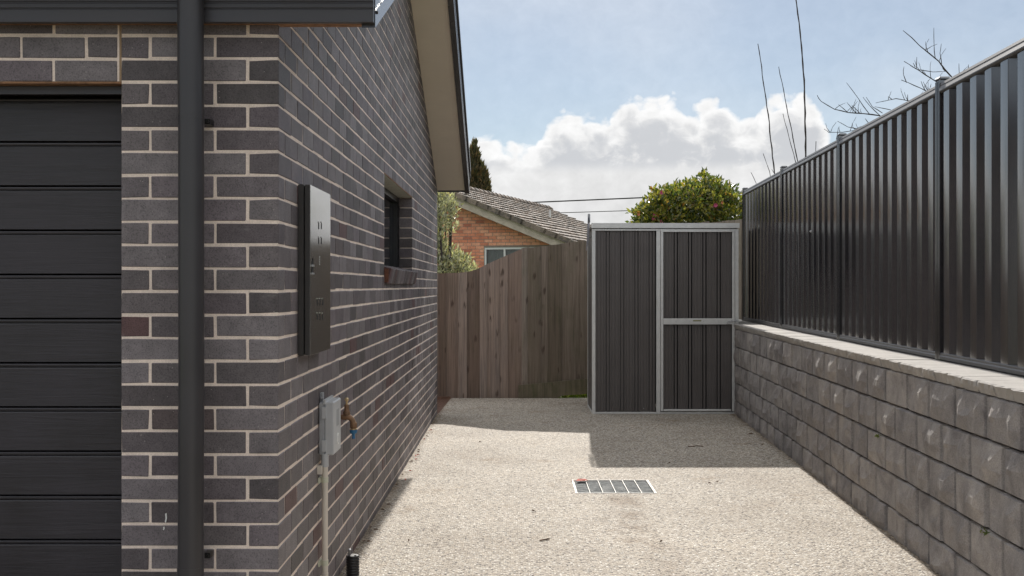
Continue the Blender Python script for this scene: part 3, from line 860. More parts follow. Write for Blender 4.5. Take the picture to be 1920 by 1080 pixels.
# lock embossing and folding latch
m_ = MB()
for q in range(4): m_.box(DXF - .001, DXF + .002, at_door(600.5) - .014, at_door(600.5) + .014, zz(600, 482 + q * 4.5) - .003, zz(600, 482 + q * 4.5) + .003)
obj('lock_emboss', m_.mesh('lock_emboss'), 'meter', md)
yl = at_door(585.5); zl0, zl1 = zz(585, 513), zz(585, 483)
m_ = MB(); m_.prism([(yl - .018, zl0), (yl + .018, zl0), (yl + .018, (zl0 + zl1) / 2 + .01), (yl + .014, zl1), (yl - .014, (zl0 + zl1) / 2 + .008)], DXF - .001, DXF + .0015, 'x')
lt = obj('latch_recess', m_.mesh('latch_recess'), 'black', md)
obj('latch_bar', boxes('latch_bar', (DXF + .001, DXF + .006, yl - .018, yl + .018, (zl0 + zl1) / 2 - .004, (zl0 + zl1) / 2 + .004), (DXF + .001, DXF + .006, yl - .018, yl + .018, zl0 - .003, zl0 + .004)), 'zinc', lt)

# grey junction box with conduit
jy0, jy1, jz0, jz1 = 4.97, 5.18, 0.683, 0.925
jb = thing('junction_box', (WX, jy0, jz0), 'pale grey plastic utility box beside the brass tap', 'utility box')
cb = MB(); cham_box(cb, 0.024, jy1 - jy0, jz1 - jz0 - .01, 0.004, None, 0, (WX + 0.0135, (jy0 + jy1) / 2, (jz0 + jz1) / 2)); obj('back_case', cb.mesh('back_case'), 'grey_plastic2', jb)
cb = MB(); cham_box(cb, 0.042, jy1 - jy0 - .008, jz1 - jz0 - .004, 0.005, None, 0, (WX + 0.0255 + .021, (jy0 + jy1) / 2, (jz0 + jz1) / 2)); lid = obj('cover', cb.mesh('cover'), 'grey_plastic', jb)
obj('cover_lip', boxes('cover_lip', (WX + .022, WX + .031, jy0 - .004, jy1 + .004, jz1 - .012, jz1 + .008)), 'grey_plastic', lid)
for z in (jz0 + .045, jz1 - .05):
    obj('hinge_clip', boxes('hinge_clip', (WX + .016, WX + .034, jy0 - .007, jy0 + .004, z - .025, z + .025)), 'grey_plastic', lid)
obj('label_plate', boxes('label_plate', (WX + .0670, WX + .0682, jy0 + .08, jy0 + .15, jz1 - .12, jz1 - .045)), 'grey_plastic2', lid)
m_ = MB(); yq, zq = jy0 + .115, jz0 + .062
m_.tube([(WX + .068, yq + .017 * math.cos(a), zq + .024 * math.sin(a)) for a in np.linspace(0.6, 5.2, 14)], 0.003, 6)
obj('emblem', m_.mesh('emblem'), 'white_paint', lid)
obj('mount_tab', boxes('mount_tab', (WX + .001, WX + .012, jy0 + .035, jy0 + .075, jz1 - .01, jz1 + .035)), 'grey_plastic2', jb)
m_ = MB(); m_.tube([(WX + .006, jy0 + .03, jz1 + .012), (WX + .018, jy0 + .03, jz1 + .012)], 0.006, 8); obj('screw', m_.mesh('screw'), 'zinc', jb)
cx_, cy_ = WX + 0.026, 4.985
m_ = MB(); m_.tube([(cx_, cy_, -0.05), (cx_, cy_, jz0 - .045)], 0.0135, 20); cond = obj('conduit', m_.mesh('conduit'), 'pvc', jb)
m_ = MB(); m_.tube([(cx_, cy_, jz0 - .05), (cx_, cy_, jz0 + .01)], 0.0165, 20); obj('conduit_fitting', m_.mesh('conduit_fitting'), 'grey_plastic', jb)
for z in (0.575, 0.205):
    m_ = MB(); m_.tube([(cx_, cy_, z - .012), (cx_, cy_, z + .012)], 0.0155, 20); m_.box(WX + .001, WX + .008, cy_ - .035, cy_ + .03, z - .012, z + .012)
    m_.tube([(cx_, cy_ - .0145, z), (cx_, cy_ - .0185, z)], 0.004, 8)
    obj('clip', m_.mesh('clip'), 'pvc_clip', cond)
m_ = MB(); m_.tube([(cx_, cy_, 0.10), (cx_, cy_, 0.16)], 0.0152, 20); obj('coupling', m_.mesh('coupling'), 'pvc', cond)
obj('saddle', boxes('saddle', (WX + .001, WX + .02, cy_ - .055, cy_ - .025, jz0 - .075, jz0 - .04)), 'pvc', jb)

# tap
def lathe(profile, seg=20, axis_pts=None):
    m_ = MB()
    vs = [(r_ * math.cos(2 * math.pi * k_ / seg), r_ * math.sin(2 * math.pi * k_ / seg), z_) for r_, z_ in profile for k_ in range(seg)]
    fs = [(i_ * seg + k_, i_ * seg + (k_ + 1) % seg, (i_ + 1) * seg + (k_ + 1) % seg, (i_ + 1) * seg + k_) for i_ in range(len(profile) - 1) for k_ in range(seg)]
    m_.add(vs, fs, True)
    m_.add(vs[:seg], [tuple(range(seg - 1, -1, -1))])
    m_.add(vs[-seg:], [tuple(range(seg))])
    return m_
ty = 5.40
TX, TZ = WX, CAMZ + (CY - 782) / FPX * ty
tap = thing('garden_tap', (WX, ty, TZ - .1), 'tarnished brass garden tap with blue hose connector on side wall', 'tap')
def TP(px, py): return ((px - CX) / FPX * ty, ty, CAMZ + (CY - py) / FPX * ty)
bodyx = TP(650, 780)
m_ = MB(); m_.tube([(WX - .02, ty, TZ), (WX + .03, ty, TZ), (bodyx[0], ty, TZ)], [0.011, 0.011, 0.016], 14)
m_.tube([bodyx, TP(656, 783), TP(661, 788), TP(663, 794)], [0.016, 0.014, 0.013, 0.013], 14)
obj('body', m_.mesh('body'), 'brass', tap)
m_ = lathe([(0.017, 0), (0.018, .012), (0.013, .02), (0.011, .035), (0.012, .045), (0.009, .05)], 14); obj('bonnet', m_.mesh('bonnet'), 'brass', tap, (bodyx[0], ty, bodyx[2] + .006))
m_ = lathe([(0.005, 0), (0.005, .016), (0.008, .018), (0.011, .024), (0.009, .031), (0.004, .034)], 14)
m_.tube([(0, -.02, .024), (0, .02, .024)], [0.006, 0.006], 8)
obj('handle', m_.mesh('handle'), 'brass_bright', tap, (bodyx[0], ty, bodyx[2] + .055))
sp = TP(662.8, 796)
m_ = lathe([(0.015, 0), (0.017, -.004), (0.017, -.026), (0.014, -.03)], 10); obj('spout_nut', m_.mesh('spout_nut'), 'brass', tap, (sp[0], ty, sp[2] + .012))
m_ = lathe([(0.018, 0), (0.018, -.005)], 16); obj('washer', m_.mesh('washer'), 'brass_bright', tap, (sp[0], ty, sp[2] - .019))
m_ = lathe([(0.018, 0), (0.019, -.012), (0.013, -.019), (0.008, -.022), (0.007, -.036), (0.009, -.038), (0.007, -.044)], 16); obj('hose_connector', m_.mesh('hose_connector'), 'blue', tap, (sp[0], ty, sp[2] - .0245))

# ribbed pipe stub standing at the wall base
rp = thing('ribbed_pipe', (-0.806, 5.56, 0), 'black ribbed plastic pipe stub standing on the concrete by wall', 'pipe')
prof = []
z = -0.02
while z < 0.090:
    prof += [(0.027, z), (0.033, z + .003), (0.033, z + .009), (0.027, z + .012)]; z += 0.0135
m_ = lathe(prof, 22); obj('ribbed_sleeve', m_.mesh('ribbed_sleeve'), 'black_plastic', rp, (-0.806, 5.56, 0))
m_ = lathe([(0.030, 0.0), (0.030, .003), (0.020, .004)], 22); obj('rim', m_.mesh('rim'), 'black_plastic', rp, (-0.806, 5.56, 0.094))
m_ = lathe([(0.007, 0), (0.007, .032), (0.009, .034), (0.009, .038), (0.004, .04)], 12); obj('bolt', m_.mesh('bolt'), 'zinc', rp, (-0.822, 5.555, 0.092))
m_ = MB(); m_.tube([(-0.796, 5.55, .09), (-0.794, 5.545, .101), (-.785, 5.545, .101)], 0.004, 8); obj('clip', m_.mesh('clip'), 'zinc', rp)

# ================================================================== RETAINING WALL
rw = thing('retaining_wall', (wallx(8), 8, 0), 'low grey split face concrete block wall under the metal fence', 'wall')
YB0, YB1 = 2.3, 14.3
ang = math.atan(RS)            # turn of the wall in plan
mb = MB()
v0, v1 = YB0, YB1
mb.add([(wallx(v0) + .034, v0, -.1), (wallx(v1) + .034, v1, -.1), (wallx(v1) + .3, v1, -.1), (wallx(v0) + .3, v0, -.1),
        (wallx(v0) + .034, v0, .954), (wallx(v1) + .034, v1, .954), (wallx(v1) + .3, v1, .954), (wallx(v0) + .3, v0, .954)],
       [(0, 3, 2, 1), (4, 5, 6, 7), (0, 1, 5, 4), (1, 2, 6, 5), (2, 3, 7, 6), (3, 0, 4, 7)])
obj('core', mb.mesh('core'), 'wall_core', rw)
def block_mesh(L, H, seed, nx=9, nz=6, amp=0.011):
    r_ = random.Random(seed)
    px_ = np.linspace(-L / 2, L / 2, nx); pz_ = np.linspace(-H / 2, H / 2, nz)
    lobes = [(r_.uniform(-L / 2, L / 2), r_.uniform(-H / 2, H / 2), r_.uniform(.04, .10), r_.uniform(-1, 1)) for _ in range(9)]
    # a split plane or two across the face
    planes = [(r_.uniform(-.22, .22), r_.uniform(-.16, .16), r_.uniform(-.010, .006)) for _ in range(3)]
    vs, fs = [], []
    for j in range(nz):
        for i in range(nx):
            x_, z_ = px_[i], pz_[j]
            edge = min(i, nx - 1 - i, j, nz - 1 - j)
            if 0 < i < nx - 1: x_ += r_.uniform(-.008, .008)
            if 0 < j < nz - 1: z_ += r_.uniform(-.007, .007)
            h = max(a_ * x_ + b_ * z_ + c_ for a_, b_, c_ in planes)
            h += sum(s_ * amp * math.exp(-((x_ - lx) ** 2 + (z_ - lz) ** 2) / (2 * q * q)) for lx, lz, q, s_ in lobes) * 0.8
            h += r_.uniform(-.0035, .0035)
            h = max(-.006, min(0.028, h + .006))
            if edge == 0: h = -0.032 if i in (0, nx - 1) else -0.010
            elif edge == 1: h = min(max(h, -.003), .005)
            vs.append((x_, -h + .004, z_))
    # pull the second ring close to the rim so that the arris reads as a chamfer
    for j in range(nz):
        for i in range(nx):
            x_, y_, z_ = vs[j * nx + i]
            if i == 1 and 0 < j < nz - 1: x_ = -L / 2 + .007
            if i == nx - 2 and 0 < j < nz - 1: x_ = L / 2 - .007
            if j == 1 and 0 < i < nx - 1: z_ = -H / 2 + .008
            if j == nz - 2 and 0 < i < nx - 1: z_ = H / 2 - .008
            vs[j * nx + i] = (x_, y_, z_)
    for j in range(nz - 1):
        for i in range(nx - 1):
            a_ = j * nx + i
            fs.append((a_, a_ + 1, a_ + nx + 1, a_ + nx))
    m_ = MB(); m_.add(vs, fs)
    # sides going back
    rim = [i for i in range(nx)] + [nx * (j + 1) - 1 for j in range(1, nz)] + [nx * nz - 1 - i for i in range(1, nx)] + [nx * (nz - 1 - j) for j in range(1, nz - 1)]
    b_ = len(m_.v)
    m_.v += [(m_.v[i][0], 0.06, m_.v[i][2]) for i in rim]
    nr = len(rim)
    for q in range(nr):
        m_.f.append((rim[q], b_ + q, b_ + (q + 1) % nr, rim[(q + 1) % nr])); m_.sm.append(False)
    me = m_.mesh('block'); me.materials.append(M['block']); return me
BL, BH = 0.396, 0.2
rngb = random.Random(11)
bm_var = [block_mesh(BL - 0.022, BH - 0.006, 100 + s) for s in range(12)]
low_h = 0.135
rows = [0.955 - BH * k for k in range(5)]
slope_l = math.hypot(1, RS)
for k, ztop in enumerate(rows):
    y = YB0 + (0.10 if k % 2 else 0.295)
    while y < YB1 - 0.2:
        yc = y + BL / 2
        z = ztop - BH / 2
        px = CX + wallx(yc) / yc * FPX
        if px < 2100:
            me = bm_var[rngb.randrange(12)]
            flip = rngb.random() < 0.5
            o = obj('block', me, None, rw, (wallx(yc) + rngb.uniform(-.0015, .0015), yc, z), (0, 0, -R(90) - ang))
        y += BL
# cap blocks with a broken front arris
def cap_mesh(L, W, H, seed):
    r_ = random.Random(seed)
    nx = 9
    vs, fs = [], []
    for i in range(nx):
        x_ = -L / 2 + L * i / (nx - 1)
        e_ = 0 if 0 < i < nx - 1 else 0.003
        f1 = r_.uniform(-.006, .007) + e_
        vs += [(x_, W, 0), (x_, 0.016 + r_.uniform(-.002, .004) + e_, 0), (x_, f1 + .006, H * r_.uniform(.35, .6)), (x_, 0.001 + r_.uniform(-.003, .004) + e_, H - .004 - r_.uniform(0, .004)), (x_, 0.007 + r_.uniform(0, .006), H), (x_, W, H)]
    for i in range(nx - 1):
        for q in range(6):
            a_, b_ = i * 6 + q, i * 6 + (q + 1) % 6
            fs.append((a_, b_, b_ + 6, a_ + 6))
    fs.append(tuple(range(6))); fs.append(tuple((nx - 1) * 6 + q for q in range(6))[::-1])
    m_ = MB(); m_.add(vs, fs); me = m_.mesh('cap_block'); me.materials.append(M['cap']); return me
CL = 0.198
cap_var = [cap_mesh(CL - 0.006, 0.325, 0.056, 300 + s) for s in range(8)]
y = YB0
while y < YB1:
    yc = y + CL / 2
    obj('cap_block', cap_var[rngb.randrange(8)], None, rw, (wallx(yc) - 0.012 + rngb.uniform(-.002, .002), yc, 0.957 + rngb.uniform(-.0012, .0012)), (0, rngb.uniform(-.004, .004), -R(90) - ang))
    y += CL

# ================================================================== METAL FENCE
mf = thing('metal_fence', (wallx(8, FX0), 8, 1.016), 'tall charcoal corrugated steel fence on top of block wall', 'fence')
POSTS = [13.66, 11.19, 8.80, 6.426, 4.05, 1.68]
FZ0, FZ1 = 1.018, 2.600
def frame_pt(y, off): return wallx(y, FX0) + off
for yp in POSTS:
    m_ = MB()
    # post of two channels back to back, with ribs
    for s_ in (-1, 1):
        y0_, y1_ = sorted((yp + s_ * 0.002, yp + s_ * 0.034))
        x_ = frame_pt(yp, 0)
        m_.box(x_ - 0.026, x_ + 0.026, y0_, y1_, FZ0 - 0.004, FZ1 + 0.018)
        yq = yp + s_ * 0.012
        m_.box(x_ - 0.030, x_ - 0.0262, yq - 0.004, yq + 0.004, FZ0 - 0.004, FZ1 + 0.014)
        m_.box(x_ - 0.030, x_ - 0.0262, yp + s_ * 0.028 - .004, yp + s_ * .028 + .004, FZ0 - 0.004, FZ1 + 0.014)
    post = obj('post', m_.mesh('post'), 'fence_metal', mf)
    x_ = frame_pt(yp, 0)
    m_ = MB(); cham_box(m_, 0.064, 0.074, 0.022, 0.008, None, 0, (x_, yp, FZ1 + 0.0285)); obj('post_cap', m_.mesh('post_cap'), 'fence_metal', post)
def rail(ya, yb, poly, name):
    """poly: (offset in x, z) swept between two depths"""
    n_ = len(poly)
    vs = [(frame_pt(ya, p[0]), ya, p[1]) for p in poly] + [(frame_pt(yb, p[0]), yb, p[1]) for p in poly]
    fs = [tuple(range(n_ - 1, -1, -1)), tuple(range(n_, 2 * n_))] + [(i, (i + 1) % n_, n_ + (i + 1) % n_, n_ + i) for i in range(n_)]
    m_ = MB(); m_.add(vs, fs); return obj(name, m_.mesh(name), 'fence_rail', mf)
rngf = random.Random(5)
for i in range(len(POSTS) - 1):
    yb_, ya_ = POSTS[i] - 0.0355, POSTS[i + 1] + 0.0355
    rail(ya_, yb_, [(-.024, FZ1 - .056), (-.033, FZ1 - .050), (-.033, FZ1 - .044), (-.024, FZ1 - .018), (-.026, FZ1 - .015), (-.021, FZ1 + .001), (.02, FZ1 + .002), (.025, FZ1 - .05), (.02, FZ1 - .056)], 'top_rail')
    rail(ya_, yb_, [(-.030, FZ0 + .004), (-.030, FZ0 + .020), (-.024, FZ0 + .026), (-.026, FZ0 + .036), (-.020, FZ0 + .040), (.024, FZ0 + .040), (.026, FZ0 + .002), (-.02, FZ0 + .002)], 'bottom_rail')
    # three trapezoid sheets per bay
    Lb = yb_ - ya_
    per = Lb / 11.0
    pts_ = []
    ya = ya_
    for q in range(12):
        s0 = ya + per * q
        pts_ += [(s0, .016), (s0 + per * .30, .016), (s0 + per * .46, -.018), (s0 + per * .64, -.018), (s0 + per * .64 + 0.0, -.018), (s0 + per * .84, -.018)]
    prof_ = []
    for q in range(11):
        s0 = ya + per * q
        # valley (back), flank, ridge (front), flank
        for ds, dx_ in ((0.0, .017), (.09, .017), (.18, .017), (.345, -.0165), (.36, -.0175), (.52, -.0180), (.68, -.0179), (.80, -.0172), (.825, -.0160), (.995, .017)):
            prof_.append((s0 + per * ds, dx_))
    bounds = [0, 4, 8, 11]
    npp = 10
    for k in range(3):
        seg = prof_[bounds[k] * npp: bounds[k + 1] * npp + 1]
        if len(seg) < bounds[k + 1] * npp - bounds[k] * npp + 1: seg.append((ya + per * 11, .017))
        if k > 0: seg = [(seg[0][0] - per * .2, .0155)] + [(a_, b_ - .0012) for a_, b_ in seg]
        vs = []
        for s_, o_ in seg:
            s_ = min(s_, yb_)
            vs += [(frame_pt(s_, o_), s_, FZ0 + .03), (frame_pt(s_, o_), s_, FZ1 - .03)]
        fs = [(2 * i_, 2 * i_ + 2, 2 * i_ + 3, 2 * i_ + 1) for i_ in range(len(seg) - 1)]
        m_ = MB(); m_.add(vs, fs)
        obj('sheet', m_.mesh('sheet', False), 'fence_metal', mf)
m_ = lathe([(0.010, 0), (0.010, .004), (0.006, .006), (0.006, .012), (0.003, .013)], 10)
ysc = 4575.4 / (1523 - 1058)
obj('screw', m_.mesh('screw'), 'zinc', mf, (frame_pt(ysc, -.018), ysc, CAMZ + (CY - 434) / FPX * ysc), (0, -R(90), 0))

# ================================================================== GARDEN SHED
SY = 12.55
SX0, SX1, SZ1 = 0.869, 2.517, 2.135
SD = 0.80
shed = thing('garden_shed', (SX0, SY, 0), 'small dark grey metal garden shed with galvanised frame', 'shed')
def spx(x): return (x - CX) / FPX * SY
def spz(y): return CAMZ + (CY - y) / FPX * SY
def shed_sheet(xa, xb, za, zb, y, name, parent, phase=0.0, axis='x', sign=1):
    per, x_ = 0.161, xa - phase
    cell = [(0, 0), (.016, 0), (.018, .0035), (.022, .0035), (.024, 0), (.052, 0), (.054, .0035), (.058, .0035), (.060, 0), (.088, 0), (.090, .0035), (.094, .0035), (.096, 0), (.112, 0), (.1125, .024), (.1235, .024), (.124, .001), (.147, .001), (.1475, .024), (.1605, .024)]
    pp = []
    while x_ < xb:
        for a_, d_ in cell:
            if xa <= x_ + a_ <= xb: pp.append((x_ + a_, d_))
        x_ += per
    vs = []
    for a_, d_ in pp:
        if axis == 'x': vs += [(a_, y + d_, za), (a_, y + d_, zb)]
        else: vs += [(y + sign * d_, a_, za), (y + sign * d_, a_, zb)]
    fs = [(2 * i_, 2 * i_ + 2, 2 * i_ + 3, 2 * i_ + 1) for i_ in range(len(pp) - 1)]
    m_ = MB(); m_.add(vs, fs)
    return obj(name, m_.mesh(name, False), 'shed_metal', parent)
z_b, z_t = 0.028, spz(433)
xm0, xm1 = spx(1230.5), spx(1238)
shed_sheet(spx(1116), xm0 + .002, z_b, z_t, SY + 0.012, 'wall_sheet', shed, 0.155)
shed_sheet(SY + .03, SY + SD - .03, z_b, z_t + .06, SX0 + .006, 'side_sheet', shed, 0.03, 'y', 1)
shed_sheet(SY + .03, SY + SD - .03, z_b, z_t + .06, SX1 - .006, 'side_sheet', shed, 0.03, 'y', -1)
obj('back_sheet', boxes('back_sheet', (SX0 + .01, SX1 - .01, SY + SD - .015, SY + SD - .012, z_b, z_t)), 'shed_metal', shed)
for nm, xa, xb in (('corner_channel', SX0, spx(1116.5)), ('corner_channel', spx(1378), SX1), ('door_post', xm0, xm1)):
    m_ = MB(); cham_box(m_, xb - xa, 0.028, z_t + 0.02, 0.002, None, 0, ((xa + xb) / 2, SY + .012, (z_t + .02) / 2 + .002)); obj(nm, m_.mesh(nm), 'galv', shed)
for xa, xb in ((SX0 + .001, SX0 + .030), (SX1 - .030, SX1 - .001)):
    obj('corner_channel', boxes('corner_channel', (xa, xb, SY + SD - .028, SY + SD, 0.002, z_t)), 'galv', shed)
m_ = MB(); cham_box(m_, SX1 - SX0 - .002, 0.024, 0.020, 0.002, None, 0, ((SX0 + SX1) / 2, SY + .014, .0115)); obj('base_channel', m_.mesh('base_channel'), 'galv', shed)
obj('base_channel', boxes('base_channel', (SX0 + .002, SX0 + .022, SY + .03, SY + SD - .03, .002, .024)), 'galv', shed)
m_ = MB(); cham_box(m_, SX1 - SX0 + .002, 0.026, 0.022, 0.002, None, 0, ((SX0 + SX1) / 2, SY + .010, z_t + .013)); obj('head_channel', m_.mesh('head_channel'), 'galv', shed)
# roof sheet with ribs and folded galvanised edge
ro = MB()
zr0 = z_t + .028
ro.add([(SX0 - .004, SY - .012, zr0 + .022), (SX1 + .006, SY - .012, zr0 + .022), (SX1 + .006, SY + SD + .04, zr0 - .05), (SX0 - .004, SY + SD + .04, zr0 - .05)], [(0, 1, 2, 3)])
q = SX0 + 0.0
rib = MB()
while q < SX1 - .05:
    ro.box(q + .012, min(q + .128, SX1), SY + .004, SY + .012, zr0 - .006, zr0 + .018)
    q += .1605
shroof = obj('roof', ro.mesh('roof'), 'shed_metal', shed)
m_ = MB()
xs_ = np.linspace(SX0 - .006, SX1 + .008, 12)
rg = random.Random(3)
for i_ in range(11):
    pass
m_.box(SX0 - .006, SX1 + .008, SY - .016, SY + .03, zr0 + .004, zr0 + .060)
obj('roof_edge', m_.mesh('roof_edge'), 'galv', shroof)
# door
sd = obj('door', boxes('door', (xm1 + .001, spx(1377.5), SY + .024, SY + .026, .03, z_t - .01)), 'black', shed)
dx0, dx1 = spx(1238.6), spx(1377.4)
dzb, dzt = spz(771), spz(430.5)
fw = 0.034
def stile(nm, *b):
    m_ = MB(); cham_box(m_, b[1] - b[0], 0.022, b[3] - b[2], 0.002, None, 0, ((b[0] + b[1]) / 2, SY + .003, (b[2] + b[3]) / 2)); return obj(nm, m_.mesh(nm), 'galv', sd)
stile('door_frame', dx0, dx0 + fw * .9, dzb, dzt - .028); stile('door_frame', dx1 - fw * .85, dx1, dzb, dzt - .028)
stile('door_frame', dx0, dx1, dzt - .027, dzt - .001); stile('door_frame', dx0 + fw, dx1 - fw * 1.2, dzb, dzb + .022)
shed_sheet(dx0 + fw * .8, dx1 - fw, dzb + .01, dzt - .02, SY + .008, 'door_sheet', sd, 0.152)
m_ = MB(); cham_box(m_, dx1 - dx0 - fw * .9 - .0, 0.008, spz(597) - spz(608.2), 0.0015, None, 0, ((dx0 + fw * .9 + dx1) / 2, SY - .009, (spz(597) + spz(608.2)) / 2))
mr = obj('middle_rail', m_.mesh('middle_rail'), 'galv', sd)
obj('label_plate', boxes('label_plate', (spx(1299), spx(1314.5), SY - .0145, SY - .0132, spz(602.5), spz(600))), 'sticker', mr)
for px in (1267, 1293, 1319, 1346.5):
    m_ = lathe([(0.004, 0), (0.004, .002), (0.002, .003)], 8); obj('rivet', m_.mesh('rivet'), 'zinc', mr, (spx(px), SY - .013, spz(602.5)), (R(90), 0, 0))
m_ = MB(); m_.tube([(spx(1364), SY - .022, spz(602.5)), (spx(1381), SY - .022, spz(601.3))], 0.005, 8)
m_.tube([(spx(1365.5) + .016 * math.cos(a), SY - .024, spz(604.5) + .016 * math.sin(a)) for a in np.linspace(0, 6.0, 12)], 0.004, 6)
m_.box(spx(1370), spx(1374), SY - .026, SY - .012, spz(603.8), spz(600)); m_.box(spx(1378.5), spx(1382), SY - .026, SY - .012, spz(603.8), spz(599.5))
obj('bolt', m_.mesh('bolt'), 'zinc', sd)
m_ = lathe([(0.006, 0), (0.006, .003), (0.003, .004)], 8); obj('screw', m_.mesh('screw'), 'zinc', shed, (spx(1207), SY + .010, spz(766)), (R(90), 0, 0))

# stake leaning on the shed corner
st = thing('garden_stake', (0.845, 12.75, 1.85), 'slim grey stake with pointed foot beside the shed roof corner', 'stake')
m_ = MB()
pf = [P(1099.5, 470, 12.75), P(1102.5, 448, 12.75), P(1103.5, 425, 12.75), P(1104.3, 402, 12.75)]
wd = [0.004, 0.014, 0.013, 0.012]
vs = []
for p, q in zip(pf, wd): vs += [(p.x - q, p.y - .004, p.z), (p.x + q, p.y - .004, p.z), (p.x + q, p.y + .004, p.z), (p.x - q, p.y + .004, p.z)]
fs = [(4 * i + k, 4 * i + (k + 1) % 4, 4 * i + 4 + (k + 1) % 4, 4 * i + 4 + k) for i in range(3) for k in range(4)] + [(3, 2, 1, 0), (12, 13, 14, 15)]
m_.add(vs, fs); obj('blade', m_.mesh('blade'), 'stake', st)
m_ = MB(); m_.tube([pf[3] - Vector((0, 0, .09)), pf[3] + Vector((0, 0, .0)), pf[3] + Vector((0, 0, .008))], [.015, .015, .008], 10); obj('grip', m_.mesh('grip'), 'fence_metal', st)
m_ = MB(); m_.box(0.846, 0.873, 12.745, 12.757, 1.98, 2.0); obj('bracket', m_.mesh('bracket'), 'galv_dull', st)

# ================================================================== TIMBER FENCE
TYF = 14.40
tf = thing('timber_fence', (0, TYF, 0), 'weathered brown timber paling fence with swept top behind the driveway', 'fence')
def tpx(x, D=TYF): return (x - CX) / FPX * D
def tpz(y, D=TYF): return CAMZ + (CY - y) / FPX * D
# top edge of the fence in photograph pixels
tops = [(700, 513), (820, 513), (868, 511), (885, 508), (900, 502), (920, 492), (977, 467), (978, 466), (1010, 462), (1050, 458), (1090, 452), (1110, 450), (1330, 416), (1400, 409)]
def top_at(x):
    return float(np.interp(x, [p[0] for p in tops], [p[1] for p in tops]))
def paling(xa, xb, front, mat, zbot, wob=0.0):
    n_ = 4
    y0_ = TYF + (0.0 if front else 0.017); y1_ = y0_ + 0.015
    vs = []
    for i in range(n_):
        x = xa + (xb - xa) * i / (n_ - 1)
        zt_ = tpz(top_at(x) + wob)
        X = tpx(x)
        e_ = .0015 if i in (0, n_ - 1) else 0
        vs += [(X, y0_ + e_, zbot), (X, y0_ + e_, zt_), (X, y1_, zt_), (X, y1_, zbot)]
    fs = [(4 * i + k, 4 * i + 4 + k, 4 * i + 4 + (k + 1) % 4, 4 * i + (k + 1) % 4) for i in range(n_ - 1) for k in range(4)] + [(0, 1, 2, 3), (4 * n_ - 1, 4 * n_ - 2, 4 * n_ - 3, 4 * n_ - 4)]
    m_ = MB(); m_.add(vs, fs)
    return obj('paling', m_.mesh('paling'), mat, tf)
rt = random.Random(21)
left = [770, 784, 807, 822, 836, 859, 875.6, 899.4, 913.3, 938, 952, 976.6]
for i in range(len(left) - 1):
    front = i % 2 == 1
    paling(left[i] - (0 if front else 3.5), left[i + 1] + (0 if front else 3.5), front, 'timber', -0.045)
right = [977.4, 989.7, 1013.9, 1028, 1052.8, 1088, 1102]
x = 1102; k = 0
while x < 1400:
    x += (24 if k % 2 == 0 else 14); right.append(x); k += 1
for i in range(len(right) - 1):
    front = i % 2 == 1
    wob = rt.uniform(-1.6, 1.6)
    lo = max(right[i] - (0 if front else 3.5), 977.4)
    paling(lo, right[i + 1] + (0 if front else 3.5), front, 'timber_old', 0.16, wob)
# plinth board rising to the right, rails and posts behind
m_ = MB()
xa, xb = tpx(972), tpx(1400)
za0, za1, zb0, zb1 = 0.004, 0.205, 0.085 + 0.25, 0.285 + 0.25
za1 = tpz(722); zbm0 = tpz(738); zbm1 = tpz(709); xm = tpx(1104)
vs = []
for X, z0_, z1_ in ((xa, -.045, za1), (tpx(1038), -.045, tpz(716)), (tpx(1052), tpz(741.5), tpz(714.5)), (xm, zbm0, zbm1), (xb, zbm0 + .03, zbm1 + .03)):
    vs += [(X, TYF - .030, z0_), (X, TYF - .030, z1_), (X, TYF - .003, z1_), (X, TYF - .003, z0_)]
m_.add(vs, [(4 * i + k, 4 * i + 4 + k, 4 * i + 4 + (k + 1) % 4, 4 * i + (k + 1) % 4) for i in range(4) for k in range(4)] + [(0, 1, 2, 3), (19, 18, 17, 16)])
obj('plinth_board', m_.mesh('plinth_board'), 'plinth', tf)
for z in (0.45, 1.35):
    obj('rail', boxes('rail', (tpx(770), tpx(1400), TYF + .033, TYF + .07, z, z + .09)), 'timber_old', tf)
for xq in (790, 1000, 1180, 1388):
    obj('post', boxes('post', (tpx(xq) - .05, tpx(xq) + .05, TYF + .071, TYF + .16, -.2, tpz(top_at(xq)) - .12)), 'timber_old', tf)
# edging board at the slab end
eb = obj('edging_board', boxes('edging_board', (-2.0, -0.822, TYF - .075, TYF - .045, -.04, .02)), 'edging'); tag(eb, 'short brown edging board at foot of the timber fence', 'edging')

# ================================================================== DRAIN GRATE
gr = thing('drain_grate', ((GX0 + GX1) / 2, GY0, 0), 'rectangular galvanised steel drain grate set in the driveway', 'grate')
t_ = 0.004
obj('frame', boxes('frame', (GX0, GX0 + t_, GY0, GY1, -.04, .003), (GX1 - t_, GX1, GY0, GY1, -.04, .003), (GX0 + t_, GX1 - t_, GY0, GY0 + t_, -.04, .003), (GX0 + t_, GX1 - t_, GY1 - t_, GY1, -.04, .003)), 'rod', gr)
nb = 14
for i in range(nb):
    y = GY0 + .018 + (GY1 - GY0 - .036) * i / (nb - 1)
    obj('bar', boxes('bar', (GX0 + .010, GX1 - .010, y - .0024, y + .0024, -.03, -.005)), 'galv_dull', gr)
for i in range(7):
    x = GX0 + .010 + (GX1 - GX0 - .020) * i / 6
    m_ = MB(); m_.tube([(x, GY0 + .008, -.001), (x, GY1 - .008, -.001)], 0.0036, 8); obj('cross_rod', m_.mesh('cross_rod'), 'rod', gr)

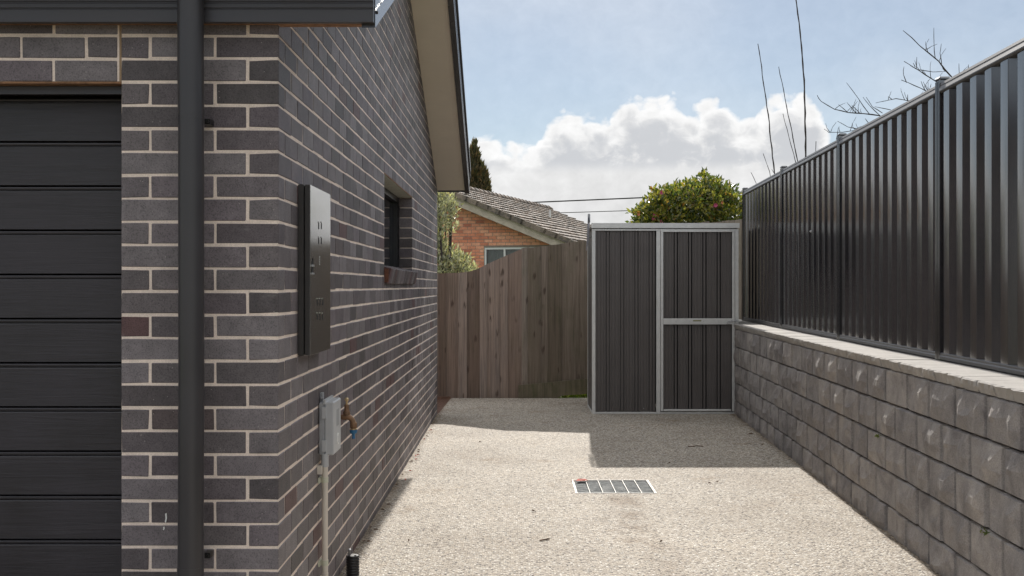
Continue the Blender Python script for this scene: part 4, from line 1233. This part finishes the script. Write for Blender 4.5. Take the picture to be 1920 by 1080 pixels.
# ================================================================== NEIGHBOUR HOUSE
PHI = R(18)
wv = Vector((math.cos(PHI), -math.sin(PHI), 0)); rv = Vector((math.sin(PHI), math.cos(PHI), 0))
AP = Vector((-2.48, 30.0, 4.27)); NP = 0.41
nh = thing('neighbour_house', (AP.x, AP.y, -0.05), 'orange brick house with brown tiled gable roof beyond timber fence', 'house')
def L2W(t, d, z): return AP + wv * t + rv * d + Vector((0, 0, z - AP.z))
HW = 5.15            # half width to the eave
SET = 0.45           # gable wall stands back under the roof edge
def frame_box(mb_, t0, t1, d0, d1, z0, z1):
    vs = [tuple(L2W(t, d, z)) for z in (z0, z1) for d in (d0, d1) for t in (t0, t1)]
    mb_.add(vs, [(0, 2, 3, 1), (4, 5, 7, 6), (0, 1, 5, 4), (1, 3, 7, 5), (3, 2, 6, 7), (2, 0, 4, 6)])
    return mb_
WT = 4.6             # wall half width
wt0, wt1, wz0, wz1 = 1.60, 4.05, 1.05, 2.47        # window
m_ = MB()
def gpoly(pts_, d0, d1):
    n_ = len(pts_)
    vs = [tuple(L2W(t, d0, z)) for t, z in pts_] + [tuple(L2W(t, d1, z)) for t, z in pts_]
    m_.add(vs, [tuple(range(n_ - 1, -1, -1)), tuple(range(n_, 2 * n_))] + [(i, (i + 1) % n_, n_ + (i + 1) % n_, n_ + i) for i in range(n_)])
ez = AP.z - NP * WT - .12
gpoly([(-WT, 0), (wt0, 0), (wt0, wz1), (wt0, wz1), (0, wz1), (-WT, wz1)][:2] + [(wt0, wz1), (-WT, wz1)], SET + .004, SET + .2)
gpoly([(wt1, 0), (WT, 0), (WT, wz1), (wt1, wz1)], SET + .004, SET + .2)
gpoly([(wt0, 0), (wt1, 0), (wt1, wz0), (wt0, wz0)], SET + .004, SET + .2)
gpoly([(-WT, wz1 + .001), (WT, wz1 + .001), (WT, ez - .02), (0, AP.z - .14), (-WT, ez - .02)] if ez > wz1 else [(-WT, wz1 + .001), (4.2, wz1 + .001), (0, AP.z - .14), (-WT, ez + .02)], SET + .004, SET + .2)
nwall = obj('gable_wall', m_.mesh('gable_wall'), 'grey_mortar', nh)
m_ = MB(); frame_box(m_, WT - .2, WT, SET + .21, 12.0, 0, ez - .03); obj('eave_wall', m_.mesh('eave_wall'), 'orange_brick', nh)
m_ = MB(); frame_box(m_, -WT, -WT + .2, SET + .21, 12.0, 0, ez - .03); obj('eave_wall', m_.mesh('eave_wall'), 'orange_brick', nh)
m_ = MB(); gpoly([(-WT, 0), (WT, 0), (WT, ez - .03), (0, AP.z - .2), (-WT, ez - .03)], 12.0, 12.2); obj('gable_wall', m_.mesh('gable_wall'), 'orange_brick', nh)
rn = random.Random(9)
cnt = 0
for n in range(14, 52):
    z = 0.02 + CO * n + CO / 2
    lo_z = z - CO / 2
    off = 0.0 if n % 2 == 0 else 0.12
    t = -2.0 - off
    while t < 4.6:
        a0, a1 = t + .005, t + .235
        t += .24
        if wz0 < z < wz1 + .02:
            if a0 >= wt0 - .01 and a1 <= wt1 + .01: continue
            if a0 < wt0 < a1: a1 = wt0 - .002
            if a0 < wt1 < a1: a0 = wt1 + .002
        if a1 - a0 < .04: continue
        tm = (a0 + a1) / 2
        if z + CO / 2 > AP.z - NP * abs(a1 if a1 > 0 else a0) - 0.10: continue
        p = L2W(tm, SET + .05, z)
        px = CX + p.x / p.y * FPX; py = CY - (p.z - CAMZ) / p.y * FPX
        if py > 535 or px < 800: continue
        if py > top_at(px) + 12: continue
        obj('brick', brick_mesh(a1 - a0, rn.randrange(3), D=.10, mat='orange_brick', key='orange', c=.004, jit=.0015), None, nwall, tuple(p), (0, 0, -PHI)); cnt += 1
# window
def wbox(t0, t1, d0, d1, z0, z1, nm, mat, par):
    m_ = MB(); frame_box(m_, t0, t1, d0, d1, z0, z1); return obj(nm, m_.mesh(nm), mat, par)
m_ = MB(); fwid = .055
frame_box(m_, wt0 + .003, wt0 + fwid, SET + .02, SET + .09, wz0, wz1 - .002); frame_box(m_, wt1 - fwid, wt1 - .003, SET + .02, SET + .09, wz0, wz1 - .002)
frame_box(m_, wt0 + fwid, wt1 - fwid, SET + .02, SET + .09, wz1 - fwid, wz1 - .003); frame_box(m_, wt0 + fwid, wt1 - fwid, SET + .02, SET + .09, wz0, wz0 + fwid)
tmul = wt0 + .57
frame_box(m_, tmul - .025, tmul + .025, SET + .021, SET + .088, wz0 + fwid, wz1 - fwid)
nwin = obj('window', m_.mesh('window'), 'white_paint', nh)
wbox(wt0 + fwid, tmul - .025, SET + .05, SET + .055, wz0 + fwid, wz1 - fwid, 'pane', 'clear_glass', nwin)
wbox(tmul + .025, wt1 - fwid, SET + .05, SET + .055, wz0 + fwid, wz1 - fwid, 'pane', 'clear_glass', nwin)
m_ = MB()
tt = np.linspace(wt0 + fwid, wt1 - fwid, 60)
vs = []
for i_, t in enumerate(tt):
    dd = SET + .16 + .018 * math.sin(i_ * 1.25) + .008 * math.sin(i_ * .51)
    vs += [tuple(L2W(t, dd, wz0)), tuple(L2W(t, dd, wz1))]
m_.add(vs, [(2 * i_, 2 * i_ + 2, 2 * i_ + 3, 2 * i_ + 1) for i_ in range(59)]); obj('curtain', m_.mesh('curtain', False), 'curtain', nwin)
# roof: deck, tiles, barge board
RLEN = 12.5
m_ = MB()
for s_ in (1, -1):
    vs = [tuple(L2W(0, .02, AP.z - .02)), tuple(L2W(0, RLEN - .02, AP.z - .02)), tuple(L2W(s_ * HW, RLEN - .02, AP.z - NP * HW - .02)), tuple(L2W(s_ * HW, .02, AP.z - NP * HW - .02))]
    m_.add(vs, [(0, 1, 2, 3)])
nroof = obj('roof', m_.mesh('roof', False), 'tile', nh)
m_ = MB()
for s_ in (1, -1):
    bt, bb = .0, -.26
    vs = [tuple(L2W(0, .05, AP.z - .05)), tuple(L2W(s_ * HW, .05, AP.z - NP * HW - .05)), tuple(L2W(s_ * HW, .05, AP.z - NP * HW - .30)), tuple(L2W(0, .05, AP.z - .30))]
    vs += [tuple(L2W(0, .09, AP.z - .05)), tuple(L2W(s_ * HW, .09, AP.z - NP * HW - .05)), tuple(L2W(s_ * HW, .09, AP.z - NP * HW - .30)), tuple(L2W(0, .09, AP.z - .30))]
    m_.add(vs, [(0, 1, 2, 3), (7, 6, 5, 4), (0, 4, 5, 1), (1, 5, 6, 2), (2, 6, 7, 3), (3, 7, 4, 0)])
obj('barge_board', m_.mesh('barge_board'), 'cream_board', nh)
m_ = MB()
vs = [tuple(L2W(0, .10, AP.z - .31)), tuple(L2W(HW, .10, AP.z - NP * HW - .31)), tuple(L2W(HW, SET, AP.z - NP * HW - .31)), tuple(L2W(0, SET, AP.z - .31))]
m_.add(vs, [(0, 1, 2, 3)]); obj('eave_lining', m_.mesh('eave_lining', False), 'cream_board', nh)
# one concrete tile: two shallow rolls, thick butt edge
TWD, TLN = 0.30, 0.335
def tile_mesh(seed):
    r_ = random.Random(seed)
    prof_ = [(0, .012), (.05, .022), (.10, .012), (.15, .010), (.20, .022), (.25, .012), (.298, .008)]
    vs = []
    for s_, lift in ((0.0, .0), (TLN + .05, .055)):
        for a_, h_ in prof_: vs.append((a_ + r_.uniform(-.003, .003), s_, h_ + lift + r_.uniform(-.003, .003)))
    for a_, h_ in prof_: vs.append((a_, TLN + .05, h_ + .0))
    n_ = len(prof_)
    fs = [(i_, i_ + 1, n_ + i_ + 1, n_ + i_) for i_ in range(n_ - 1)] + [(n_ + i_, n_ + i_ + 1, 2 * n_ + i_ + 1, 2 * n_ + i_) for i_ in range(n_ - 1)]
    m2 = MB(); m2.add(vs, fs); me = m2.mesh('roof_tile', False); me.materials.append(M['tile']); return me
tv = [tile_mesh(s) for s in range(5)]
sl = math.atan(NP)
# local tile axes: x along the ridge, y down the slope, z normal
down = (wv * math.cos(sl) + Vector((0, 0, -math.sin(sl))))
nrm = (wv * math.sin(sl) + Vector((0, 0, math.cos(sl))))
rot_m = Matrix((rv, down, rv.cross(down))).transposed()
if rv.cross(down).dot(nrm) < 0:
    rot_m = Matrix((rv, down, nrm)).transposed()
flip = rv.cross(down).dot(nrm) < 0
def tile_basis():
    # right-handed: x = -ridge when needed
    xr = -rv if flip else rv
    return Matrix((xr, down, nrm)).transposed().to_euler()
te = tile_basis()
tiles = []
ncol = int(RLEN / TWD)
nrow = int(HW / math.cos(sl) / TLN)
for i in range(nrow):
    for j in range(ncol):
        dpos = j * TWD + (TWD if flip else 0)
        org = L2W(0, dpos, AP.z) + down * (i * TLN) + nrm * 0.004
        px = CX + org.x / org.y * FPX; py = CY - (org.z - CAMZ) / org.y * FPX
        vis = px > 850 and px < 1115 and py < 470
        tiles.append((vis, -org.y, org, j))
tiles.sort(key=lambda q: (q[0], q[1]), reverse=True)
rest = MB()
for i, (vis, _, org, j) in enumerate(tiles):
    me = tv[rn.randrange(5)]
    if i < 300:
        obj('roof_tile', me, None, nroof, tuple(org + nrm * rn.uniform(-.004, .006)), te)
    else:
        mt = te.to_matrix()
        rest.add([tuple(org + mt @ v.co) for v in me.vertices], [tuple(p.vertices) for p in me.polygons])
rt_ = obj('roof_tiles', rest.mesh('roof_tiles', False), 'tile', nroof); tag(rt_, kind='stuff')
# barge tiles and ridge caps
m_ = MB()
for i in range(nrow):
    for dpos, s2 in ((-.02, 1), (RLEN - .02, 1)):
        pass
k = 0
for i in range(int(RLEN / .4)):
    m2 = MB()
    pts_ = [L2W(0, i * .4 - .02, AP.z + .035), L2W(0, i * .4 + .40, AP.z + .02)]
    m2.tube(pts_, [.12, .10], 10); obj('ridge_cap', m2.mesh('ridge_cap'), 'tile', nroof)
for i in range(nrow):
    c0 = L2W(0, -.035, AP.z) + down * (i * TLN); c1 = c0 + down * (TLN + .06)
    m2 = MB()
    vs = []
    for c, l_ in ((c0, .0), (c1, .03)):
        vs += [tuple(c + nrm * (.045 + l_)), tuple(c + nrm * (-.075)), tuple(c + rv * .10 + nrm * (-.07)), tuple(c + rv * .10 + nrm * (.045 + l_))]
    m2.add(vs, [(0, 1, 2, 3), (7, 6, 5, 4)] + [(k_, 4 + k_, 4 + (k_ + 1) % 4, (k_ + 1) % 4) for k_ in range(4)])
    obj('barge_tile', m2.mesh('barge_tile'), 'tile', nroof)
# vent pipe
vp = P(1031, 419, 35.0)
m2 = MB(); m2.tube([vp - Vector((0, 0, .3)), vp + Vector((0, 0, .42))], .035, 10); obj('vent_pipe', m2.mesh('vent_pipe'), 'galv', nroof)

# ================================================================== PLANTS
nprng = np.random.default_rng(4)
def leaf_mesh(name, centers, dirs, length, width, mat, fold=0.25):
    """one folded leaf of four triangles at each centre"""
    n_ = len(centers)
    d = dirs / np.linalg.norm(dirs, axis=1, keepdims=True)
    r_ = nprng.normal(size=(n_, 3)); s_ = np.cross(d, r_); s_ /= np.linalg.norm(s_, axis=1, keepdims=True)
    nn = np.cross(s_, d)
    L_ = (length * nprng.uniform(.65, 1.25, n_))[:, None]; W_ = (width * nprng.uniform(.7, 1.2, n_))[:, None]
    base = centers; tip = centers + d * L_ - nn * L_ * .15
    mid = centers + d * L_ * .5
    lft = mid + s_ * W_ / 2 + nn * W_ * fold; rgt = mid - s_ * W_ / 2 + nn * W_ * fold
    V = np.stack([base, rgt, tip, lft], 1).reshape(-1, 3)
    idx = np.arange(n_)[:, None] * 4
    F = np.concatenate([idx + np.array([[0, 1, 2]]), idx + np.array([[0, 2, 3]])], 0)
    me = bpy.data.meshes.new(name)
    me.vertices.add(len(V)); me.vertices.foreach_set('co', V.astype(np.float32).ravel())
    me.loops.add(len(F) * 3); me.loops.foreach_set('vertex_index', F.astype(np.int32).ravel())
    me.polygons.add(len(F)); me.polygons.foreach_set('loop_start', np.arange(0, len(F) * 3, 3, dtype=np.int32))
    me.update(); me.validate(); me.materials.append(M[mat]); return me
def on_lobes(lobes, n_, thick=0.35):
    """points in the outer shell of several ellipsoids"""
    vol = np.array([l[3] * l[4] * l[5] for l in lobes]) ** .67
    pick = nprng.choice(len(lobes), n_, p=vol / vol.sum())
    lb = np.array(lobes)[pick]
    u = nprng.normal(size=(n_, 3)); u /= np.linalg.norm(u, axis=1, keepdims=True)
    rad = (1 - thick * nprng.random(n_) ** 1.6)[:, None]
    return lb[:, :3] + u * lb[:, 3:6] * rad, u
# camellia behind the shed
cd = 17.2
cb_ = P(1288, 420, cd)
cam_b = thing('camellia_bush', (cb_.x, cd, 0), 'rounded dark green camellia bush with pink flowers behind the shed', 'bush')
lobes = []; sprigs = []
rl_ = random.Random(31)
for px, py, r_ in ((1215, 412, .30), (1235, 400, .34), (1260, 388, .40), (1290, 380, .42), (1325, 372, .42), (1348, 378, .36), (1370, 395, .30), (1240, 425, .42), (1300, 420, .6), (1350, 418, .45),
                   (1275, 372, .22), (1312, 362, .22), (1338, 358, .20), (1360, 372, .2), (1205, 420, .2)):
    for q in range(2):
        c = P(px + rl_.uniform(-4, 4), py + rl_.uniform(-2, 4), cd + rl_.uniform(-.5, .7))
        lobes.append((c.x, c.y, c.z, r_ * .95, r_ * 1.1, r_ * .85))
c_, u_ = on_lobes(lobes, 8200, .55)
obj('foliage', leaf_mesh('foliage', c_, u_ * .6 + nprng.normal(size=c_.shape) * .5 + np.array([0, 0, .25]), .085, .042, 'camellia'), None, cam_b)
for q in range(46):
    lb = lobes[rl_.randrange(len(lobes))]
    u = Vector((rl_.uniform(-1, 1), rl_.uniform(-1, .4), rl_.uniform(-.1, 1))).normalized()
    lobes2 = (lb[0] + u.x * lb[3], lb[1] + u.y * lb[4], lb[2] + u.z * lb[5], .055, .055, .085)
    sprigs.append(lobes2)
c3_, u3_ = on_lobes(sprigs, 900, 1.0)
obj('foliage', leaf_mesh('foliage', c3_, u3_ * .5 + nprng.normal(size=c3_.shape) * .4 + np.array([0, 0, .6]), .085, .04, 'camellia'), None, cam_b)
c2_, u2_ = on_lobes([(cb_.x, cd, 1.3, .85, .9, 1.0)], 3000, .4)
obj('foliage', leaf_mesh('foliage', c2_, u2_ + nprng.normal(size=c2_.shape) * .5, .085, .042, 'camellia'), None, cam_b)
m_ = MB()
for q in range(9):
    a_ = q * .7; lb = lobes[(q * 3) % len(lobes)]
    m_.tube([(cb_.x + .06 * math.cos(a_), cd + .06 * math.sin(a_), 0), (cb_.x + .2 * math.cos(a_), cd + .2 * math.sin(a_), .9), (lb[0], lb[1], lb[2])], [.035, .025, .010], 6)
obj('stem', m_.mesh('stem'), 'twig', cam_b)
def flower(px, py, D, mat, r_=.035):
    p = P(px, py, D); m2 = MB(); rr = random.Random(int(px * 7 + py))
    for ring, (nr, rad, tilt) in enumerate(((7, r_, .35), (6, r_ * .75, .8), (5, r_ * .45, 1.2))):
        for q in range(nr):
            a_ = 2 * math.pi * q / nr + ring * .5
            # petals face the viewer side and up
            ax = Vector((math.cos(a_), -.25, math.sin(a_))).normalized()
            c0 = Vector((0, 0, 0)); tip = ax * rad + Vector((0, -tilt * rad * .6, 0))
            sd_ = ax.cross(Vector((0, 1, 0))).normalized() * rad * .42
            md_ = tip * .6
            m2.add([tuple(c0), tuple(md_ + sd_), tuple(tip), tuple(md_ - sd_)], [(0, 1, 2, 3)])
    return obj('flower', m2.mesh('flower', False), mat, cam_b, tuple(p))
for px, py, mt in ((1341.5, 385, 'pink'), (1225, 409, 'pink'), (1239, 416.5, 'pink'), (1197.5, 402, 'coral'), (1354.5, 380, 'coral'), (1228, 402, 'pink'), (1241, 361, 'pink')):
    flower(px, py, cd - .62, mt, .036 if mt == 'pink' else .026)
# silver leaved shrub behind the timber fence at the house corner
od = 16.6
ob_ = P(838, 520, od)
ol = thing('silver_leaf_shrub', (ob_.x, od, 0), 'silvery green leafy shrub behind the timber fence at house corner', 'shrub')
lobes = []
ro_ = random.Random(8)
for px, py, r_ in ((822, 372, .12), (832, 380, .16), (826, 400, .18), (845, 395, .13), (850, 388, .11), (828, 425, .17), (845, 420, .12), (822, 448, .15), (830, 470, .16), (845, 490, .22), (828, 500, .25), (862, 500, .18), (876, 508, .14), (858, 484, .08), (875, 485, .07), (866, 515, .25), (890, 520, .12), (815, 410, .2), (812, 460, .25)):
    for q in range(2):
        c = P(px + ro_.uniform(-3, 3), py + ro_.uniform(-3, 3), od + ro_.uniform(-.3, .3)); lobes.append((c.x, c.y, c.z, r_, r_, r_ * 1.1))
c_, u_ = on_lobes(lobes, 4200, .8)
obj('foliage', leaf_mesh('foliage', c_, u_ * .3 + nprng.normal(size=c_.shape) * .45 + np.array([0, 0, .7]), .075, .02, 'olive'), None, ol)
m_ = MB()
for q in range(0, len(lobes), 2):
    lb = lobes[q]
    m_.tube([(ob_.x + ro_.uniform(-.06, .06), od, 0), ((ob_.x + lb[0]) / 2, (od + lb[1]) / 2, lb[2] * .6), (lb[0], lb[1], lb[2] + .1)], [.03, .016, .005], 5)
obj('stem', m_.mesh('stem'), 'twig', ol)
# cypress far behind
yd_ = 52.0
cyb = P(888, 360, yd_)
cy = thing('cypress_tree', (cyb.x, yd_, 0), 'dark pointed cypress tree rising behind the tiled roof', 'tree')
lobes = []
rc_ = random.Random(2)
for px, top, bot, wd_ in ((890, 279, 380, 15), (903, 318, 380, 10), (880, 295, 380, 13), (909, 335, 380, 7), (870, 320, 385, 14)):
    for q in range(12):
        f = q / 11
        c = P(px + rc_.uniform(-2, 2) * f, top + (bot - top) * f, yd_ + rc_.uniform(-.3, .3))
        r_ = (0.12 + wd_ / FPX * yd_ * (f ** .7) * .8)
        lobes.append((c.x, c.y, c.z, r_, r_, .33))
b0_ = P(888, 380, yd_)
lobes.append((b0_.x, yd_, 3.0, .9, .9, 2.6))
c_, u_ = on_lobes(lobes, 9000, .5)
obj('crown', leaf_mesh('crown', c_, u_ * .35 + nprng.normal(size=c_.shape) * .2 + np.array([0, 0, 1.0]), .30, .085, 'cypress'), None, cy)
m_ = MB(); m_.tube([(b0_.x, yd_, -.05), (b0_.x, yd_, 3.5), (cyb.x, yd_, 6.8)], [.16, .10, .03], 8); obj('trunk', m_.mesh('trunk'), 'twig', cy)

# bare upright suckers behind the metal fence
def wiggle(pts_, D, r0, r1, rr, seg=10, amp=.004):
    r0 *= .72; r1 *= .72
    ps = [P(x, y, D) for x, y in pts_]
    out_ = []
    for i in range(len(ps) - 1):
        nseg = max(2, int((ps[i + 1] - ps[i]).length / .09))
        for k_ in range(nseg):
            f = k_ / nseg
            out_.append(ps[i].lerp(ps[i + 1], f) + Vector((rr.uniform(-amp, amp), rr.uniform(-amp, amp), 0)))
    out_.append(ps[-1])
    n_ = len(out_)
    rad = [(r0 + (r1 - r0) * i / (n_ - 1)) * (1.25 if i % 2 else .92) for i in range(n_)]
    return out_, rad
rs_ = random.Random(77)
sd_ = 13.0
sbp = P(1470, 640, sd_)
sh = thing('bare_shrub', (sbp.x, sd_, .93), 'leafless shrub with tall straight upright shoots behind metal fence', 'shrub')
for pts_, r0, r1 in (([(1478, 600), (1460, 400), (1452, 325), (1442, 230), (1434, 170), (1421, 82)], .016, .006), ([(1490, 600), (1502, 380), (1496, 303), (1475, 200), (1460, 125)], .013, .005),
                     ([(1486, 600), (1500, 360), (1492, 303), (1468, 213)], .011, .004), ([(1496, 600), (1510, 400), (1511, 290), (1508, 150), (1500, 60), (1490, -25)], .019, .009),
                     ([(1476, 600), (1455, 380), (1443, 322), (1431, 288)], .009, .004), ([(1474, 600), (1430, 400), (1417, 343), (1408, 323)], .009, .004), ([(1500, 600), (1530, 340), (1530, 265)], .009, .005),
                     ([(1453, 327), (1447, 317)], .005, .003)):
    ps, rad = wiggle(pts_, sd_ + rs_.uniform(-.1, .1), r0, r1, rs_)
    m_ = MB(); m_.tube(ps, rad, 7); obj('stem', m_.mesh('stem'), 'twig', sh)
# bare tree further right
td_ = 11.6
tb = P(1800, 620, td_)
bt_ = thing('bare_tree', (tb.x, td_, .93), 'leafless tree with thin spreading twigs above the metal fence', 'tree')
m_ = MB(); ps, rad = wiggle([(1800, 640), (1795, 480), (1800, 330)], td_, .06, .045, rs_); m_.tube(ps, rad, 9); trunk = obj('trunk', m_.mesh('trunk'), 'twig', bt_)
limbs = [
    ([(1800, 330), (1800, 220), (1785, 145), (1760, 115), (1725, 85), (1693, 57)], .022, .004, [[(1754, 108), (1751, 85), (1751, 52)], [(1766, 120), (1763, 100), (1765, 82)], [(1772, 134), (1766, 124)]]),
    ([(1798, 340), (1785, 190), (1762, 157), (1735, 140), (1712, 125), (1695, 115)], .016, .004, [[(1722, 131), (1750, 135), (1772, 134)], [(1719, 128), (1719, 107)], [(1716, 126), (1712, 118)]]),
    ([(1798, 350), (1770, 200), (1740, 172), (1715, 160), (1690, 150)], .014, .004, [[(1700, 155), (1694, 140), (1695, 125)], [(1735, 170), (1727, 152)], [(1740, 172), (1731, 153)], [(1742, 168), (1746, 157)]]),
    ([(1798, 360), (1700, 250), (1650, 217), (1620, 213), (1590, 211), (1565, 205), (1540, 190), (1532, 178)], .016, .0035, [[(1630, 214), (1610, 185), (1587, 155)], [(1650, 217), (1630, 198), (1618, 182)], [(1590, 211), (1572, 196)], [(1605, 211), (1588, 192)], [(1655, 212), (1635, 200), (1624, 182)], [(1670, 206), (1640, 200)], [(1612, 212), (1597, 197)]]),
    ([(1798, 355), (1730, 220), (1705, 189), (1680, 185), (1655, 190), (1642, 193)], .012, .003, [[(1702, 188), (1702, 177)], [(1672, 186), (1665, 181)]]),
    ([(1798, 370), (1660, 280), (1612, 243), (1580, 248), (1555, 248), (1545, 242)], .013, .003, [[(1614, 243), (1590, 238), (1570, 227)], [(1568, 262), (1572, 239)], [(1630, 232), (1622, 222)]]),
    ([(1802, 330), (1800, 200), (1798, 138), (1798, 119)], .010, .003, [[(1815, 132), (1816, 121)], [(1800, 180), (1815, 132)]]),
]
for main, r0, r1, subs in limbs:
    ps, rad = wiggle(main, td_ + rs_.uniform(-.05, .05), r0, r1, rs_, amp=.006)
    m_ = MB(); m_.tube(ps, rad, 6); br = obj('branch', m_.mesh('branch'), 'twig', bt_)
    for s_ in subs:
        ps, rad = wiggle(s_, td_, .006, .003, rs_, amp=.004)
        m_ = MB(); m_.tube(ps, rad, 5); obj('twig', m_.mesh('twig'), 'twig', br)
    vis = [(x, y) for x, y in main if y < 260][:-1]
    for q in range(7):
        if len(vis) < 2: break
        i_ = rs_.randrange(len(vis) - 1); f = rs_.random()
        bx, by = vis[i_][0] * (1 - f) + vis[i_ + 1][0] * f, vis[i_][1] * (1 - f) + vis[i_ + 1][1] * f
        ln = rs_.uniform(10, 34); an = rs_.uniform(.6, 2.3)
        mx, my = bx + math.cos(an) * ln * .5 + rs_.uniform(-2, 2), by - math.sin(an) * ln * .5
        ps, rad = wiggle([(bx, by), (mx, my), (mx + math.cos(an - .25) * ln * .5, my - math.sin(an - .25) * ln * .5)], td_ + rs_.uniform(-.05, .05), .0045, .002, rs_, amp=.003)
        m_ = MB(); m_.tube(ps, rad, 5); obj('twig', m_.mesh('twig'), 'twig', br)

# ================================================================== SMALL THINGS
# overhead cables
def cable(pa, pb, D, r_, sag, label):
    a_, b_ = P(*pa, D), P(*pb, D)
    dd = (b_ - a_); a_ = a_ - dd * 2.2; b_ = b_ + dd * 2.2
    pts_ = [a_.lerp(b_, f) - Vector((0, 0, sag * 4 * f * (1 - f) - sag)) for f in np.linspace(0, 1, 25)]
    m2 = MB(); m2.tube(pts_, r_, 6); o_ = obj('overhead_cable', m2.mesh('overhead_cable'), 'wire'); return tag(o_, label, 'cable', None)
cable((990, 380), (1390, 362.5), 60, .038, .12, 'thick black overhead cable crossing above the tiled roof')
cable((1070, 398.5), (1390, 388), 62, .022, .1, 'thin grey overhead cable just below the thick one')

# grass seen under the timber fence
gx = nprng.uniform(tpx(1030), tpx(1115), 900); gy = nprng.uniform(14.6, 16.0, 900)
gc = np.stack([gx, gy, np.full(900, -.05)], 1)
go = obj('grass', leaf_mesh('grass', gc, nprng.normal(size=(900, 3)) * .35 + np.array([0, 0, 1.0]), .16, .012, 'grass')); tag(go, 'green grass seen through gap under the timber fence', 'grass', kind='stuff')

# fallen leaves and twigs
def leaf(px, py, ln, wd_, mat, rz, name, label, group=None):
    D = CAMZ * FPX / (py - CY); p = P(px, py, D)
    m2 = MB()
    vs = [(-ln / 2, 0, .002), (-ln * .2, -wd_ / 2, .009), (ln * .25, -wd_ * .42, .010), (ln / 2, 0, .004), (ln * .25, wd_ * .42, .012), (-ln * .2, wd_ / 2, .010), (0, 0, .003)]
    m2.add(vs, [(0, 1, 6), (1, 2, 6), (2, 3, 6), (3, 4, 6), (4, 5, 6), (5, 0, 6)])
    m2.tube([(-ln / 2, 0, .002), (-ln * .8, wd_ * .1, .003)], .0015, 5)
    o_ = obj(name, m2.mesh(name), mat, None, (p.x, p.y, .004), (0, 0, rz)); return tag(o_, label, 'leaf', group)
leaf(1091, 903, .10, .085, 'leaf_red', .1, 'fallen_leaf', 'red fallen leaf on far left corner of the drain grate')
leaf(1408, 815, .06, .03, 'leaf_brown', .3, 'fallen_leaf', 'brown fallen leaf by the block wall near the shed')
rr_ = random.Random(17)
for q in range(26):
    yv = rr_.uniform(6.2, 12.0)
    xw = WX + rr_.uniform(.012, .07)
    px, py = CX + xw / yv * FPX, CY + CAMZ / yv * FPX
    leaf(px, py, rr_.uniform(.018, .035), rr_.uniform(.010, .018), 'leaf_brown' if rr_.random() < .75 else 'leaf_red', rr_.uniform(0, 6), 'leaf_litter', 'scrap of dry leaf lying along the base of the brick side wall', 'dry leaf scraps along the brick wall')
for px, py in ((767, 1016), (1147, 938), (900, 830), (1180, 806), (1255, 870), (1000, 960), (1345, 905), (1330, 908), (1430, 835), (1240, 1018)):
    leaf(px, py, .022, .012, 'leaf_brown', rr_.uniform(0, 6), 'leaf_litter', 'scrap of dry leaf lying out on the open concrete driveway', 'dry leaf scraps on the driveway')
def twig(pts_, label):
    ps = []
    for x, y in pts_:
        D = CAMZ * FPX / (y - CY); p = P(x, y, D); ps.append((p.x, p.y, .006))
    m2 = MB(); m2.tube(ps, .004, 6); o_ = obj('fallen_twig', m2.mesh('fallen_twig'), 'leaf_brown'); tag(o_, label, 'twig')
twig([(1290, 838), (1297, 838.6), (1306, 837), (1318, 838)], 'bent brown twig lying in the shadow before the shed')
twig([(1012, 1015), (1030, 1012)], 'short dark twig lying on the sunny driveway')
# tufts of moss in the block joints
def tuft(px, py, label):
    D = FPX * RX0 / (px - (CX + RS * FPX)); p = P(px, py, D)
    n_ = 26
    c = np.tile(np.array([[p.x - .004, p.y, p.z]]), (n_, 1)) + nprng.normal(size=(n_, 3)) * np.array([.004, .016, .004])
    o_ = obj('moss_tuft', leaf_mesh('moss_tuft', c, nprng.normal(size=(n_, 3)) + np.array([-.6, 0, .3]), .018, .006, 'grass')); tag(o_, label, 'moss', 'moss tufts on the block wall')
tuft(1647, 817, 'small green moss tuft in upper joint of the block wall')
tuft(1849, 998, 'small green moss tuft in low joint near the block wall end')
print('objects', len(bpy.data.objects))
